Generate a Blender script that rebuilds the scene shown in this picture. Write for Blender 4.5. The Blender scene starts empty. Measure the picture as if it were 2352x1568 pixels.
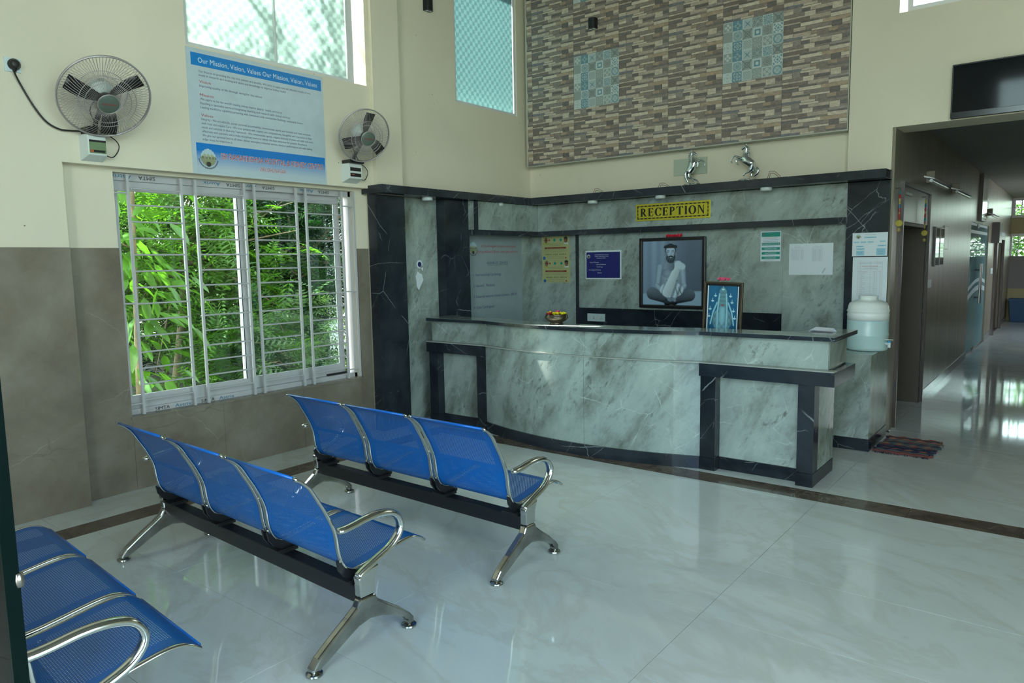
import bpy, bmesh, math, random
import numpy as np
from mathutils import Matrix, Vector
random.seed(7)
rng = np.random.default_rng(7)
SC = bpy.context.scene
COL = SC.collection

# ------------------------------------------------------------------ camera
FPX = 1652.87
CAMP = np.array([0.0, 0.0, 1.6])
YAW, PIT, ROL = 0.6661651594698593, 0.11154524734923846, -0.01764647852224027
_f = np.array([-math.sin(YAW)*math.cos(PIT), math.cos(YAW)*math.cos(PIT), -math.sin(PIT)])
_r = np.array([math.cos(YAW), math.sin(YAW), 0.0]); _u = np.cross(_r, _f)
_c, _s = math.cos(ROL), math.sin(ROL)
RM = np.array([_c*_r+_s*_u, -_s*_r+_c*_u, _f])
cam = bpy.data.cameras.new('camera'); camo = bpy.data.objects.new('camera', cam); COL.objects.link(camo)
cam.sensor_width = 36.0; cam.lens = FPX/2352*36.0; cam.clip_start = 0.05; cam.clip_end = 300
camo.matrix_world = Matrix(((RM[0][0], RM[1][0], -RM[2][0], 0), (RM[0][1], RM[1][1], -RM[2][1], 0),
                            (RM[0][2], RM[1][2], -RM[2][2], 1.6), (0, 0, 0, 1)))
SC.camera = camo
# survey helpers: where the line of sight through a photo pixel meets a real plane of the room
def ray(x, y): return RM.T @ np.array([(x-1176)/FPX, -(y-784)/FPX, 1.0])
def onx(x, y, X): d = ray(x, y); return CAMP+(X/d[0])*d
def ony(x, y, Y): d = ray(x, y); return CAMP+(Y/d[1])*d
def onz(x, y, z=0.0): d = ray(x, y); return CAMP+((z-1.6)/d[2])*d

# ------------------------------------------------------------------ world, sun, exposure
W = bpy.data.worlds.new('world'); SC.world = W; W.use_nodes = True
nt = W.node_tree; nt.nodes.clear()
sky = nt.nodes.new('ShaderNodeTexSky'); sky.sky_type = 'NISHITA'; sky.sun_disc = False
sky.sun_elevation = math.radians(56); sky.sun_rotation = math.radians(257); sky.air_density = 1.2; sky.dust_density = 2.0; sky.ozone_density = 1.0
wmix = nt.nodes.new('ShaderNodeMixRGB'); wmix.blend_type = 'MIX'; wmix.inputs[0].default_value = 0.55
wmix.inputs[2].default_value = (0.174, 0.179, 0.186, 1)   # thin high cloud over the whole sky
wsc = nt.nodes.new('ShaderNodeMixRGB'); wsc.blend_type = 'MULTIPLY'; wsc.inputs[0].default_value = 1; wsc.inputs[2].default_value = (0.02, 0.02, 0.02, 1)
bg = nt.nodes.new('ShaderNodeBackground'); bg.inputs[1].default_value = 34.0
wo = nt.nodes.new('ShaderNodeOutputWorld')
nt.links.new(sky.outputs[0], wsc.inputs[1]); nt.links.new(wsc.outputs[0], wmix.inputs[1])
nt.links.new(wmix.outputs[0], bg.inputs[0]); nt.links.new(bg.outputs[0], wo.inputs[0])
sun = bpy.data.lights.new('sun', 'SUN'); sun.energy = 28.0; sun.angle = math.radians(1.0); sun.color = (1.0, 0.97, 0.9)
suno = bpy.data.objects.new('sun', sun); COL.objects.link(suno)
SUND = Vector((2.2, 0.55, -3.4)).normalized()
suno.rotation_euler = SUND.to_track_quat('-Z', 'Y').to_euler()
suno.location = (-12, -2, 14)
def portal(name, loc, direction, w, h):
    l = bpy.data.lights.new(name, 'AREA'); l.shape = 'RECTANGLE'; l.size = w; l.size_y = h
    l.cycles.is_portal = True
    o = bpy.data.objects.new(name, l); COL.objects.link(o); o.location = loc
    o.rotation_euler = Vector(direction).to_track_quat('-Z', 'Y').to_euler()
portal('daylight_portal', (-5.45, 3.36, 1.4), (1, 0, 0), 1.8, 2.2)
portal('daylight_portal', (0.9, -3.05, 2.45), (0, 1, 0), 4.6, 4.9)
portal('daylight_portal', (3.25, -0.4, 2.65), (-1, 0, 0), 4.6, 4.2)
SC.view_settings.view_transform = 'Standard'; SC.view_settings.look = 'None'
SC.view_settings.gamma = 1.0; SC.view_settings.exposure = 1.15
SC.view_settings.use_curve_mapping = False
SC.cycles.max_bounces = 8; SC.cycles.diffuse_bounces = 4; SC.cycles.glossy_bounces = 4; SC.cycles.transmission_bounces = 4
SC.cycles.transparent_max_bounces = 10; SC.cycles.caustics_reflective = False; SC.cycles.caustics_refractive = False

# ------------------------------------------------------------------ materials
def newmat(name):
    m = bpy.data.materials.new(name); m.use_nodes = True
    n = m.node_tree; b = n.nodes['Principled BSDF']
    return m, n, b
def L(n, a, ai, b, bi): n.links.new(a.outputs[ai], b.inputs[bi])
def plain(name, col, rough=0.5, metal=0.0, spec=0.5, emit=None, es=1.0, coat=0.0, noise=0.0):
    m, n, b = newmat(name)
    b.inputs['Base Color'].default_value = (*col, 1); b.inputs['Roughness'].default_value = rough
    b.inputs['Metallic'].default_value = metal; b.inputs['Specular IOR Level'].default_value = spec
    b.inputs['Coat Weight'].default_value = coat
    if emit: b.inputs['Emission Color'].default_value = (*emit, 1); b.inputs['Emission Strength'].default_value = es
    if noise:
        t = n.nodes.new('ShaderNodeTexNoise'); t.inputs['Scale'].default_value = 9; t.inputs['Detail'].default_value = 5
        tc = n.nodes.new('ShaderNodeTexCoord'); L(n, tc, 'Object', t, 'Vector')
        r = ramp(n, [(0.3, tuple(c*(1-noise) for c in col)), (0.7, tuple(min(1, c*(1+noise)) for c in col))])
        L(n, t, 'Fac', r, 0); L(n, r, 0, b, 'Base Color')
    return m
def ramp(n, stops, interp='LINEAR'):
    r = n.nodes.new('ShaderNodeValToRGB'); cr = r.color_ramp; cr.interpolation = interp
    while len(cr.elements) > 2: cr.elements.remove(cr.elements[-1])
    for i, (p, c) in enumerate(stops):
        e = cr.elements[i] if i < 2 else cr.elements.new(p)
        e.position = p; e.color = (*c, 1) if len(c) == 3 else c
    return r
def tex(n, scale, detail=4, dist=0.0, vec=None, rough=0.55):
    t = n.nodes.new('ShaderNodeTexNoise'); t.inputs['Scale'].default_value = scale; t.inputs['Detail'].default_value = detail
    t.inputs['Distortion'].default_value = dist; t.inputs['Roughness'].default_value = rough
    if vec is not None: n.links.new(vec, t.inputs['Vector'])
    return t
def coords(n, rot=(0, 0, 0), scale=(1, 1, 1), space='world'):
    if space == 'world':
        g = n.nodes.new('ShaderNodeNewGeometry'); src = g.outputs['Position']
    else:
        g = n.nodes.new('ShaderNodeTexCoord'); src = g.outputs['Object']
    mp = n.nodes.new('ShaderNodeMapping'); mp.inputs['Rotation'].default_value = rot
    m2 = n.nodes.new('ShaderNodeMapping'); m2.inputs['Scale'].default_value = scale
    n.links.new(src, mp.inputs['Vector']); n.links.new(mp.outputs[0], m2.inputs['Vector']); return m2.outputs['Vector']
def mix(n, fac, a, b, mode='MIX', f=None):
    x = n.nodes.new('ShaderNodeMixRGB'); x.blend_type = mode
    if f is not None: x.inputs[0].default_value = f
    else: n.links.new(fac, x.inputs[0])
    for i, v in ((1, a), (2, b)):
        if isinstance(v, tuple): x.inputs[i].default_value = (*v, 1)
        else: n.links.new(v, x.inputs[i])
    return x.outputs[0]
def vein(n, vec, scale, width, detail=3, dist=1.5, seedrot=None):
    """thin line mask: where a noise field crosses 0.5"""
    t = tex(n, scale, detail, dist, vec)
    s = n.nodes.new('ShaderNodeMath'); s.operation = 'SUBTRACT'; s.inputs[1].default_value = 0.5; L(n, t, 'Fac', s, 0)
    a = n.nodes.new('ShaderNodeMath'); a.operation = 'ABSOLUTE'; L(n, s, 0, a, 0)
    r = ramp(n, [(0.0, (1, 1, 1)), (width, (0, 0, 0))]); L(n, a, 0, r, 0)
    return r.outputs[0]
def crack(n, vec, scale, width, warp=0.04):
    """straight hairline veins: borders of stretched Voronoi cells"""
    t = tex(n, scale*2.5, 4, 0, vec)
    mx_ = n.nodes.new('ShaderNodeMixRGB'); mx_.inputs[0].default_value = warp; n.links.new(vec, mx_.inputs[1]); n.links.new(t.outputs['Color'], mx_.inputs[2])
    vo = n.nodes.new('ShaderNodeTexVoronoi'); vo.feature = 'DISTANCE_TO_EDGE'; vo.inputs['Scale'].default_value = scale; n.links.new(mx_.outputs[0], vo.inputs['Vector'])
    r = ramp(n, [(0.0, (1, 1, 1)), (width, (0, 0, 0))]); L(n, vo, 'Distance', r, 0); return r.outputs[0]
def mulc(n, a, b):
    x = n.nodes.new('ShaderNodeMixRGB'); x.blend_type = 'MULTIPLY'; x.inputs[0].default_value = 1
    n.links.new(a, x.inputs[1]); n.links.new(b, x.inputs[2]); return x.outputs[0]

def green_marble():
    m, n, b = newmat('green_marble')
    v = coords(n, rot=(0.4, -0.45, 0.15), scale=(1.7, 1.7, 0.62))
    t1 = tex(n, 2.1, 9, 0.25, v, 0.66)
    r1 = ramp(n, [(0.32, (0.14, 0.16, 0.135)), (0.42, (0.235, 0.275, 0.25)), (0.52, (0.32, 0.385, 0.36)), (0.70, (0.42, 0.50, 0.46))]); L(n, t1, 'Fac', r1, 0)
    t2 = tex(n, 8.0, 8, 0.1, coords(n, rot=(0.4, -0.45, 0.15), scale=(2.6, 2.6, 0.75)), 0.75)
    r2 = ramp(n, [(0.53, (0, 0, 0)), (0.64, (0.8, 0.8, 0.8))]); L(n, t2, 'Fac', r2, 0)
    t3 = tex(n, 1.4, 3, 0, v); r3 = ramp(n, [(0.46, (0.1, 0.1, 0.1)), (0.58, (1, 1, 1))]); L(n, t3, 'Fac', r3, 0)
    c = mix(n, mulc(n, r2.outputs[0], r3.outputs[0]), r1.outputs[0], (0.115, 0.13, 0.115))
    for k, (rt, sc_) in enumerate((((0.9, -0.5, 0.3), 3.6), ((-0.3, 0.9, 1.3), 4.6))):
        v2 = coords(n, rot=rt, scale=(1, 1, 0.35)); w1 = crack(n, v2, sc_, 0.012); g = tex(n, 5.0, 3, 0, v2)
        rg = ramp(n, [(0.52, (0, 0, 0)), (0.64, (0.6, 0.6, 0.6))]); L(n, g, 'Fac', rg, 0)
        c = mix(n, mulc(n, w1, rg.outputs[0]), c, (0.62, 0.70, 0.66))
    n.links.new(c, b.inputs['Base Color']); b.inputs['Roughness'].default_value = 0.12; b.inputs['Specular IOR Level'].default_value = 0.35
    return m
def black_marble():
    m, n, b = newmat('black_marble')
    v = coords(n, rot=(0.5, 0.9, 0.2), scale=(1, 1, 0.45))
    t1 = tex(n, 3.0, 6, 0.3, v, 0.6)
    r1 = ramp(n, [(0.35, (0.010, 0.014, 0.020)), (0.7, (0.034, 0.044, 0.056))]); L(n, t1, 'Fac', r1, 0)
    c = r1.outputs[0]
    for rt, sc_, wd, lo in (((0.5, 0.9, 0.2), 1.3, 0.0032, 0.51), ((1.2, 0.2, 0.7), 2.8, 0.005, 0.55), ((0.2, -0.7, 0.4), 6.0, 0.010, 0.58)):
        v2 = coords(n, rot=rt, scale=(1, 1, .45)); w1 = crack(n, v2, sc_, wd); g = tex(n, 2.6, 3, 0, v2)
        rg = ramp(n, [(lo, (0, 0, 0)), (lo+.06, (0.9, 0.9, 0.9))]); L(n, g, 'Fac', rg, 0)
        c = mix(n, mulc(n, w1, rg.outputs[0]), c, (0.26, 0.30, 0.32))
    n.links.new(c, b.inputs['Base Color']); b.inputs['Roughness'].default_value = 0.16; b.inputs['Specular IOR Level'].default_value = 0.4
    return m
def beige_marble():
    m, n, b = newmat('beige_marble')
    v = coords(n, rot=(0.6, 0.2, 0.2))
    t1 = tex(n, 1.5, 9, 0.25, v, 0.62)
    r1 = ramp(n, [(0.3, (0.135, 0.112, 0.085)), (0.5, (0.205, 0.18, 0.14)), (0.7, (0.28, 0.255, 0.21))]); L(n, t1, 'Fac', r1, 0)
    g = tex(n, 1.3, 3, 0, v); rg = ramp(n, [(0.50, (0, 0, 0)), (0.62, (0.7, 0.7, 0.7))]); L(n, g, 'Fac', rg, 0)
    w1 = crack(n, coords(n, rot=(0.4, 0, 0.2), scale=(1, .45, 1.0)), 1.3, 0.0045, 0.14)
    c = mix(n, mulc(n, w1, rg.outputs[0]), r1.outputs[0], (0.14, 0.11, 0.08))
    w2 = crack(n, coords(n, rot=(1.9, 0, 0.4), scale=(1, .35, 1)), 1.9, 0.0028, 0.08)
    c = mix(n, mulc(n, w2, rg.outputs[0]), c, (0.36, 0.335, 0.29))
    n.links.new(c, b.inputs['Base Color']); b.inputs['Roughness'].default_value = 0.22; b.inputs['Specular IOR Level'].default_value = 0.35
    return m
def floor_marble():
    m, n, b = newmat('floor_tile_marble')
    v = coords(n, rot=(0, 0, 0.5), scale=(0.9, 1.7, 1))
    t1 = tex(n, 1.1, 9, 0.55, v, 0.6)
    r1 = ramp(n, [(0.30, (0.60, 0.635, 0.62)), (0.46, (0.66, 0.71, 0.70)), (0.505, (0.615, 0.645, 0.615)), (0.55, (0.675, 0.725, 0.72)), (0.75, (0.72, 0.77, 0.765))]); L(n, t1, 'Fac', r1, 0)
    w = vein(n, v, 1.4, 0.004, 6, 0.5)
    g = tex(n, 1.7, 3, 0, v); rg = ramp(n, [(0.53, (0, 0, 0)), (0.62, (0.5, 0.5, 0.5))]); L(n, g, 'Fac', rg, 0)
    c = mix(n, mulc(n, w, rg.outputs[0]), r1.outputs[0], (0.64, 0.68, 0.66))
    n.links.new(c, b.inputs['Base Color']); b.inputs['Roughness'].default_value = 0.055; b.inputs['Specular IOR Level'].default_value = 0.55
    return m
def brown_marble():
    m, n, b = newmat('brown_marble')
    v = coords(n, rot=(0, 0, 0.3)); t1 = tex(n, 4, 7, 1.0, v, 0.65)
    r1 = ramp(n, [(0.3, (0.075, 0.055, 0.042)), (0.55, (0.15, 0.115, 0.09)), (0.75, (0.21, 0.17, 0.14))]); L(n, t1, 'Fac', r1, 0)
    w = vein(n, v, 5, 0.014, 4, 1.5); g = tex(n, 2.2, 2, 0, v); rg = ramp(n, [(0.5, (0, 0, 0)), (0.6, (0.6, 0.6, 0.6))]); L(n, g, 'Fac', rg, 0)
    c = mix(n, mulc(n, w, rg.outputs[0]), r1.outputs[0], (0.42, 0.37, 0.32))
    n.links.new(c, b.inputs['Base Color']); b.inputs['Roughness'].default_value = 0.08
    return m
def paint(name, col, rough=0.6, speck=True, streak=False):
    m, n, b = newmat(name); v = coords(n)
    t = tex(n, 0.9, 4, 0.3, v); r = ramp(n, [(0.3, tuple(c*0.94 for c in col)), (0.7, tuple(min(1, c*1.03) for c in col))]); L(n, t, 'Fac', r, 0)
    c = r.outputs[0]
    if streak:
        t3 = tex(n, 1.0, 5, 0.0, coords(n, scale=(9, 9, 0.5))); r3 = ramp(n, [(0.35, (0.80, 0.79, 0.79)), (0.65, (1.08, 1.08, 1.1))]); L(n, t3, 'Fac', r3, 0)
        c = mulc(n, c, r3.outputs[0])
    if speck:
        vo = n.nodes.new('ShaderNodeTexVoronoi'); vo.inputs['Scale'].default_value = 5.5; n.links.new(v, vo.inputs['Vector'])
        rr = ramp(n, [(0.022, (1, 1, 1)), (0.032, (0, 0, 0))]); L(n, vo, 'Distance', rr, 0)
        c = mix(n, rr.outputs[0], c, (0.20, 0.18, 0.14))
    n.links.new(c, b.inputs['Base Color']); b.inputs['Roughness'].default_value = rough; b.inputs['Specular IOR Level'].default_value = 0.25
    bp = n.nodes.new('ShaderNodeBump'); bp.inputs['Strength'].default_value = 0.06; t4 = tex(n, 30, 3, 0, v); L(n, t4, 'Fac', bp, 'Height'); L(n, bp, 0, b, 'Normal')
    return m
def glass(name, tint=(0.9, 0.97, 0.95), refl=0.08, rough=0.0):
    m, n, b = newmat(name); n.nodes.remove(b)
    tr = n.nodes.new('ShaderNodeBsdfTransparent'); tr.inputs[0].default_value = (*tint, 1)
    gl = n.nodes.new('ShaderNodeBsdfGlossy'); gl.inputs['Roughness'].default_value = rough
    fr = n.nodes.new('ShaderNodeFresnel'); fr.inputs[0].default_value = 1.5
    mx = n.nodes.new('ShaderNodeMixShader'); L(n, fr, 0, mx, 0); L(n, tr, 0, mx, 1); L(n, gl, 0, mx, 2)
    L(n, mx, 0, n.nodes['Material Output'], 0)
    return m
def frosted(name, clear=0.022, col=(0.14, 0.215, 0.215), scale=23.0, axes=(1, 2)):
    """checkered privacy film: squares alternate between a frosted and a clearer finish"""
    m, n, b = newmat(name); n.nodes.remove(b)
    sx = n.nodes.new('ShaderNodeSeparateXYZ'); g = n.nodes.new('ShaderNodeNewGeometry'); L(n, g, 'Position', sx, 0)
    cx = n.nodes.new('ShaderNodeCombineXYZ'); L(n, sx, axes[0], cx, 0); L(n, sx, axes[1], cx, 1)
    ch = n.nodes.new('ShaderNodeTexChecker'); ch.inputs['Scale'].default_value = scale; L(n, cx, 0, ch, 'Vector')
    tr = n.nodes.new('ShaderNodeBsdfTransparent'); tr.inputs[0].default_value = (0.85, 1, 0.97, 1)
    tl = n.nodes.new('ShaderNodeBsdfTranslucent'); tl.inputs[0].default_value = (*col, 1)
    df = n.nodes.new('ShaderNodeBsdfDiffuse'); df.inputs[0].default_value = (*[c*0.9 for c in col], 1)
    ch.inputs['Color1'].default_value = (*[c*1.06 for c in col], 1); ch.inputs['Color2'].default_value = (*[c*0.89 for c in col], 1); L(n, ch, 'Color', tl, 0)
    m1 = n.nodes.new('ShaderNodeMixShader'); m1.inputs[0].default_value = 0.22; L(n, tl, 0, m1, 1); L(n, df, 0, m1, 2)
    mf = n.nodes.new('ShaderNodeMapRange'); mf.inputs['To Min'].default_value = clear*0.45; mf.inputs['To Max'].default_value = clear; L(n, ch, 'Fac', mf, 0)
    m2 = n.nodes.new('ShaderNodeMixShader'); L(n, mf, 0, m2, 0); L(n, m1, 0, m2, 1); L(n, tr, 0, m2, 2)
    L(n, m2, 0, n.nodes['Material Output'], 0)
    return m
def perforated():
    m, n, b = newmat('blue_perforated_steel')
    b.inputs['Base Color'].default_value = (0.0010, 0.118, 0.44, 1); b.inputs['Roughness'].default_value = 0.38
    b.inputs['Metallic'].default_value = 0.1; b.inputs['Coat Weight'].default_value = 0.08; b.inputs['Specular IOR Level'].default_value = 0.35
    uv = n.nodes.new('ShaderNodeUVMap'); uv.uv_map = 'UVMap'
    sep = n.nodes.new('ShaderNodeSeparateXYZ'); L(n, uv, 0, sep, 0)
    def M(op, a, b_=None, c=None):
        x = n.nodes.new('ShaderNodeMath'); x.operation = op
        for i, v in enumerate((a, b_, c)):
            if v is None: continue
            if isinstance(v, (int, float)): x.inputs[i].default_value = v
            else: n.links.new(v, x.inputs[i])
        return x.outputs[0]
    U, V = sep.outputs[0], sep.outputs[1]      # metres across, metres along the bent sheet
    pu, pv = 0.0110, 0.0078
    row = M('FLOOR', M('DIVIDE', V, pv))
    off = M('MULTIPLY', M('MODULO', row, 2.0), 0.5)
    fu = M('SUBTRACT', M('FRACT', M('ADD', M('DIVIDE', U, pu), off)), 0.5)
    fv = M('SUBTRACT', M('FRACT', M('DIVIDE', V, pv)), 0.5)
    du = M('MULTIPLY', fu, pu); dv = M('MULTIPLY', fv, pv)
    d2 = M('ADD', M('MULTIPLY', du, du), M('MULTIPLY', M('MULTIPLY', dv, dv), 1.5))
    hole = M('LESS_THAN', d2, 0.0023**2)
    inu = M('MULTIPLY', M('GREATER_THAN', U, 0.05), M('LESS_THAN', U, 0.455))
    inv = M('MULTIPLY', M('GREATER_THAN', V, 0.055), M('LESS_THAN', V, 0.875))
    notb = M('SUBTRACT', 1.0, M('MULTIPLY', M('GREATER_THAN', V, 0.285), M('LESS_THAN', V, 0.31)))
    h = M('MULTIPLY', M('MULTIPLY', hole, inu), M('MULTIPLY', inv, notb))
    al = M('SUBTRACT', 1.0, h); n.links.new(al, b.inputs['Alpha'])
    return m
def attrmat(name, rough=0.4, spec=0.4):
    m, n, b = newmat(name); a = n.nodes.new('ShaderNodeAttribute'); a.attribute_name = 'Col'
    L(n, a, 'Color', b, 'Base Color'); b.inputs['Roughness'].default_value = rough; b.inputs['Specular IOR Level'].default_value = spec
    return m
def stonemat():
    m, n, b = newmat('printed_stone_tile'); a = n.nodes.new('ShaderNodeAttribute'); a.attribute_name = 'Col'
    v = coords(n, scale=(1, 1, 2.2)); t = tex(n, 26, 6, 0.8, v, 0.65); r = ramp(n, [(0.32, (0.72, 0.72, 0.72)), (0.68, (1.22, 1.2, 1.18))]); L(n, t, 'Fac', r, 0)
    c = mulc(n, a.outputs['Color'], r.outputs[0]); n.links.new(c, b.inputs['Base Color'])
    b.inputs['Roughness'].default_value = 0.42; b.inputs['Specular IOR Level'].default_value = 0.4
    bp = n.nodes.new('ShaderNodeBump'); bp.inputs['Strength'].default_value = 0.25; bp.inputs['Distance'].default_value = 0.004; L(n, t, 'Fac', bp, 'Height'); L(n, bp, 0, b, 'Normal')
    return m
def leafmat(name, col, trans=0.5):
    m, n, b = newmat(name); n.nodes.remove(b)
    oi = n.nodes.new('ShaderNodeNewGeometry'); t = tex(n, 3.0, 2, 0, oi.outputs['Position'])
    r = ramp(n, [(0.3, tuple(c*0.6 for c in col)), (0.7, tuple(c*1.25 for c in col))]); L(n, t, 'Fac', r, 0)
    df = n.nodes.new('ShaderNodeBsdfDiffuse'); L(n, r, 0, df, 0)
    tl = n.nodes.new('ShaderNodeBsdfTranslucent')
    c2 = mix(n, None, r.outputs[0], (1.6, 1.5, 0.6), 'MULTIPLY', f=1.0); n.links.new(c2, tl.inputs[0])
    gl = n.nodes.new('ShaderNodeBsdfGlossy'); gl.inputs['Roughness'].default_value = 0.35; gl.inputs[0].default_value = (0.9, 0.95, 0.9, 1)
    m1 = n.nodes.new('ShaderNodeMixShader'); m1.inputs[0].default_value = trans; L(n, df, 0, m1, 1); L(n, tl, 0, m1, 2)
    m2 = n.nodes.new('ShaderNodeMixShader'); m2.inputs[0].default_value = 0.03; L(n, m1, 0, m2, 1); L(n, gl, 0, m2, 2)
    L(n, m2, 0, n.nodes['Material Output'], 0); return m

GREEN, BLACK, BEIGE, FLOORM, BROWN = green_marble(), black_marble(), beige_marble(), floor_marble(), brown_marble()
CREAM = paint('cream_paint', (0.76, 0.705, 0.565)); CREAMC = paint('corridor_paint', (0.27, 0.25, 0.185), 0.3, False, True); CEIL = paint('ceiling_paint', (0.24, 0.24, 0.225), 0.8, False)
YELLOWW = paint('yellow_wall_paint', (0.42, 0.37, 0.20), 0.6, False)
CHROME = plain('chrome', (0.62, 0.64, 0.62), 0.13, 1.0); SILVER = plain('silver_plating', (0.62, 0.68, 0.70), 0.2, 1.0)
STEELD = plain('worn_cast_metal', (0.38, 0.38, 0.36), 0.16, 1.0, noise=0.35)
BLKM = plain('black_enamel', (0.008, 0.009, 0.012), 0.35); BLKP = plain('black_plastic', (0.012, 0.012, 0.013), 0.4)
PERF = perforated(); BLUEM = plain('blue_enamel', (0.002, 0.125, 0.52), 0.3, 0.1, coat=0.25)
WHT = plain('white_enamel', (0.50, 0.50, 0.515), 0.35); WHTF = plain('white_powder_coat', (0.70, 0.71, 0.72), 0.4)
WPLAS = plain('white_plastic', (0.62, 0.68, 0.66), 0.35); SOCK = plain('socket_plastic', (0.60, 0.72, 0.74), 0.35)
PAPER = plain('paper', (0.66, 0.74, 0.78), 0.6); VINYL = plain('vinyl_sheet', (0.50, 0.60, 0.66), 0.3, noise=0.04)
GREYV = plain('grey_vinyl', (0.30, 0.37, 0.39), 0.35, noise=0.05)
INKB = plain('dark_blue_ink', (0.02, 0.03, 0.14), 0.5); INKR = plain('red_ink', (0.42, 0.02, 0.02), 0.5); INKW = plain('white_ink', (0.72, 0.8, 0.82), 0.5)
INKK = plain('black_ink', (0.01, 0.01, 0.01), 0.4); BLUEP = plain('bright_blue_print', (0.005, 0.22, 0.62), 0.35); NAVY = plain('navy_print', (0.012, 0.016, 0.15), 0.4)
TEALP = plain('teal_print', (0.0, 0.27, 0.22), 0.5); GREY = plain('grey_ink', (0.25, 0.28, 0.32), 0.5); CYANP = plain('pale_cyan_print', (0.28, 0.55, 0.68), 0.5)
GOLD = plain('brass_plate', (0.62, 0.55, 0.045), 0.28, 0.55); BRONZE = plain('bronze', (0.06, 0.05, 0.032), 0.3, 0.6)
GOLDF = plain('antique_gold_moulding', (0.075, 0.06, 0.034), 0.35, 0.6); FRAMEB = plain('black_frame', (0.01, 0.01, 0.013), 0.25)
GROUT = plain('grout', (0.10, 0.09, 0.08), 0.9); CONC = plain('concrete', (0.30, 0.29, 0.27), 0.8, noise=0.2)
GLASS = glass('clear_glass', (0.86, 0.96, 0.93)); FROST = frosted('checker_frosted_film'); TVM = plain('tv_screen', (0.004, 0.006, 0.010), 0.06, spec=0.3)
PIC = attrmat('printed_picture', 0.22); PATT = attrmat('printed_pattern_tile', 0.3); STONE = stonemat()
GRAN = plain('brown_granite', (0.048, 0.040, 0.030), 0.3, noise=0.25); WOODD = plain('dark_wood', (0.04, 0.02, 0.014), 0.35, noise=0.2)
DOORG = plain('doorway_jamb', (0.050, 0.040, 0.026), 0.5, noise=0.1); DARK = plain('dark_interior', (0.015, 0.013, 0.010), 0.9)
REDP = plain('red_petal', (0.75, 0.02, 0.06), 0.6); PINKP = plain('pink_petal', (0.75, 0.10, 0.22), 0.6); YELP = plain('yellow_petal', (0.80, 0.72, 0.01), 0.6)

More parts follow.
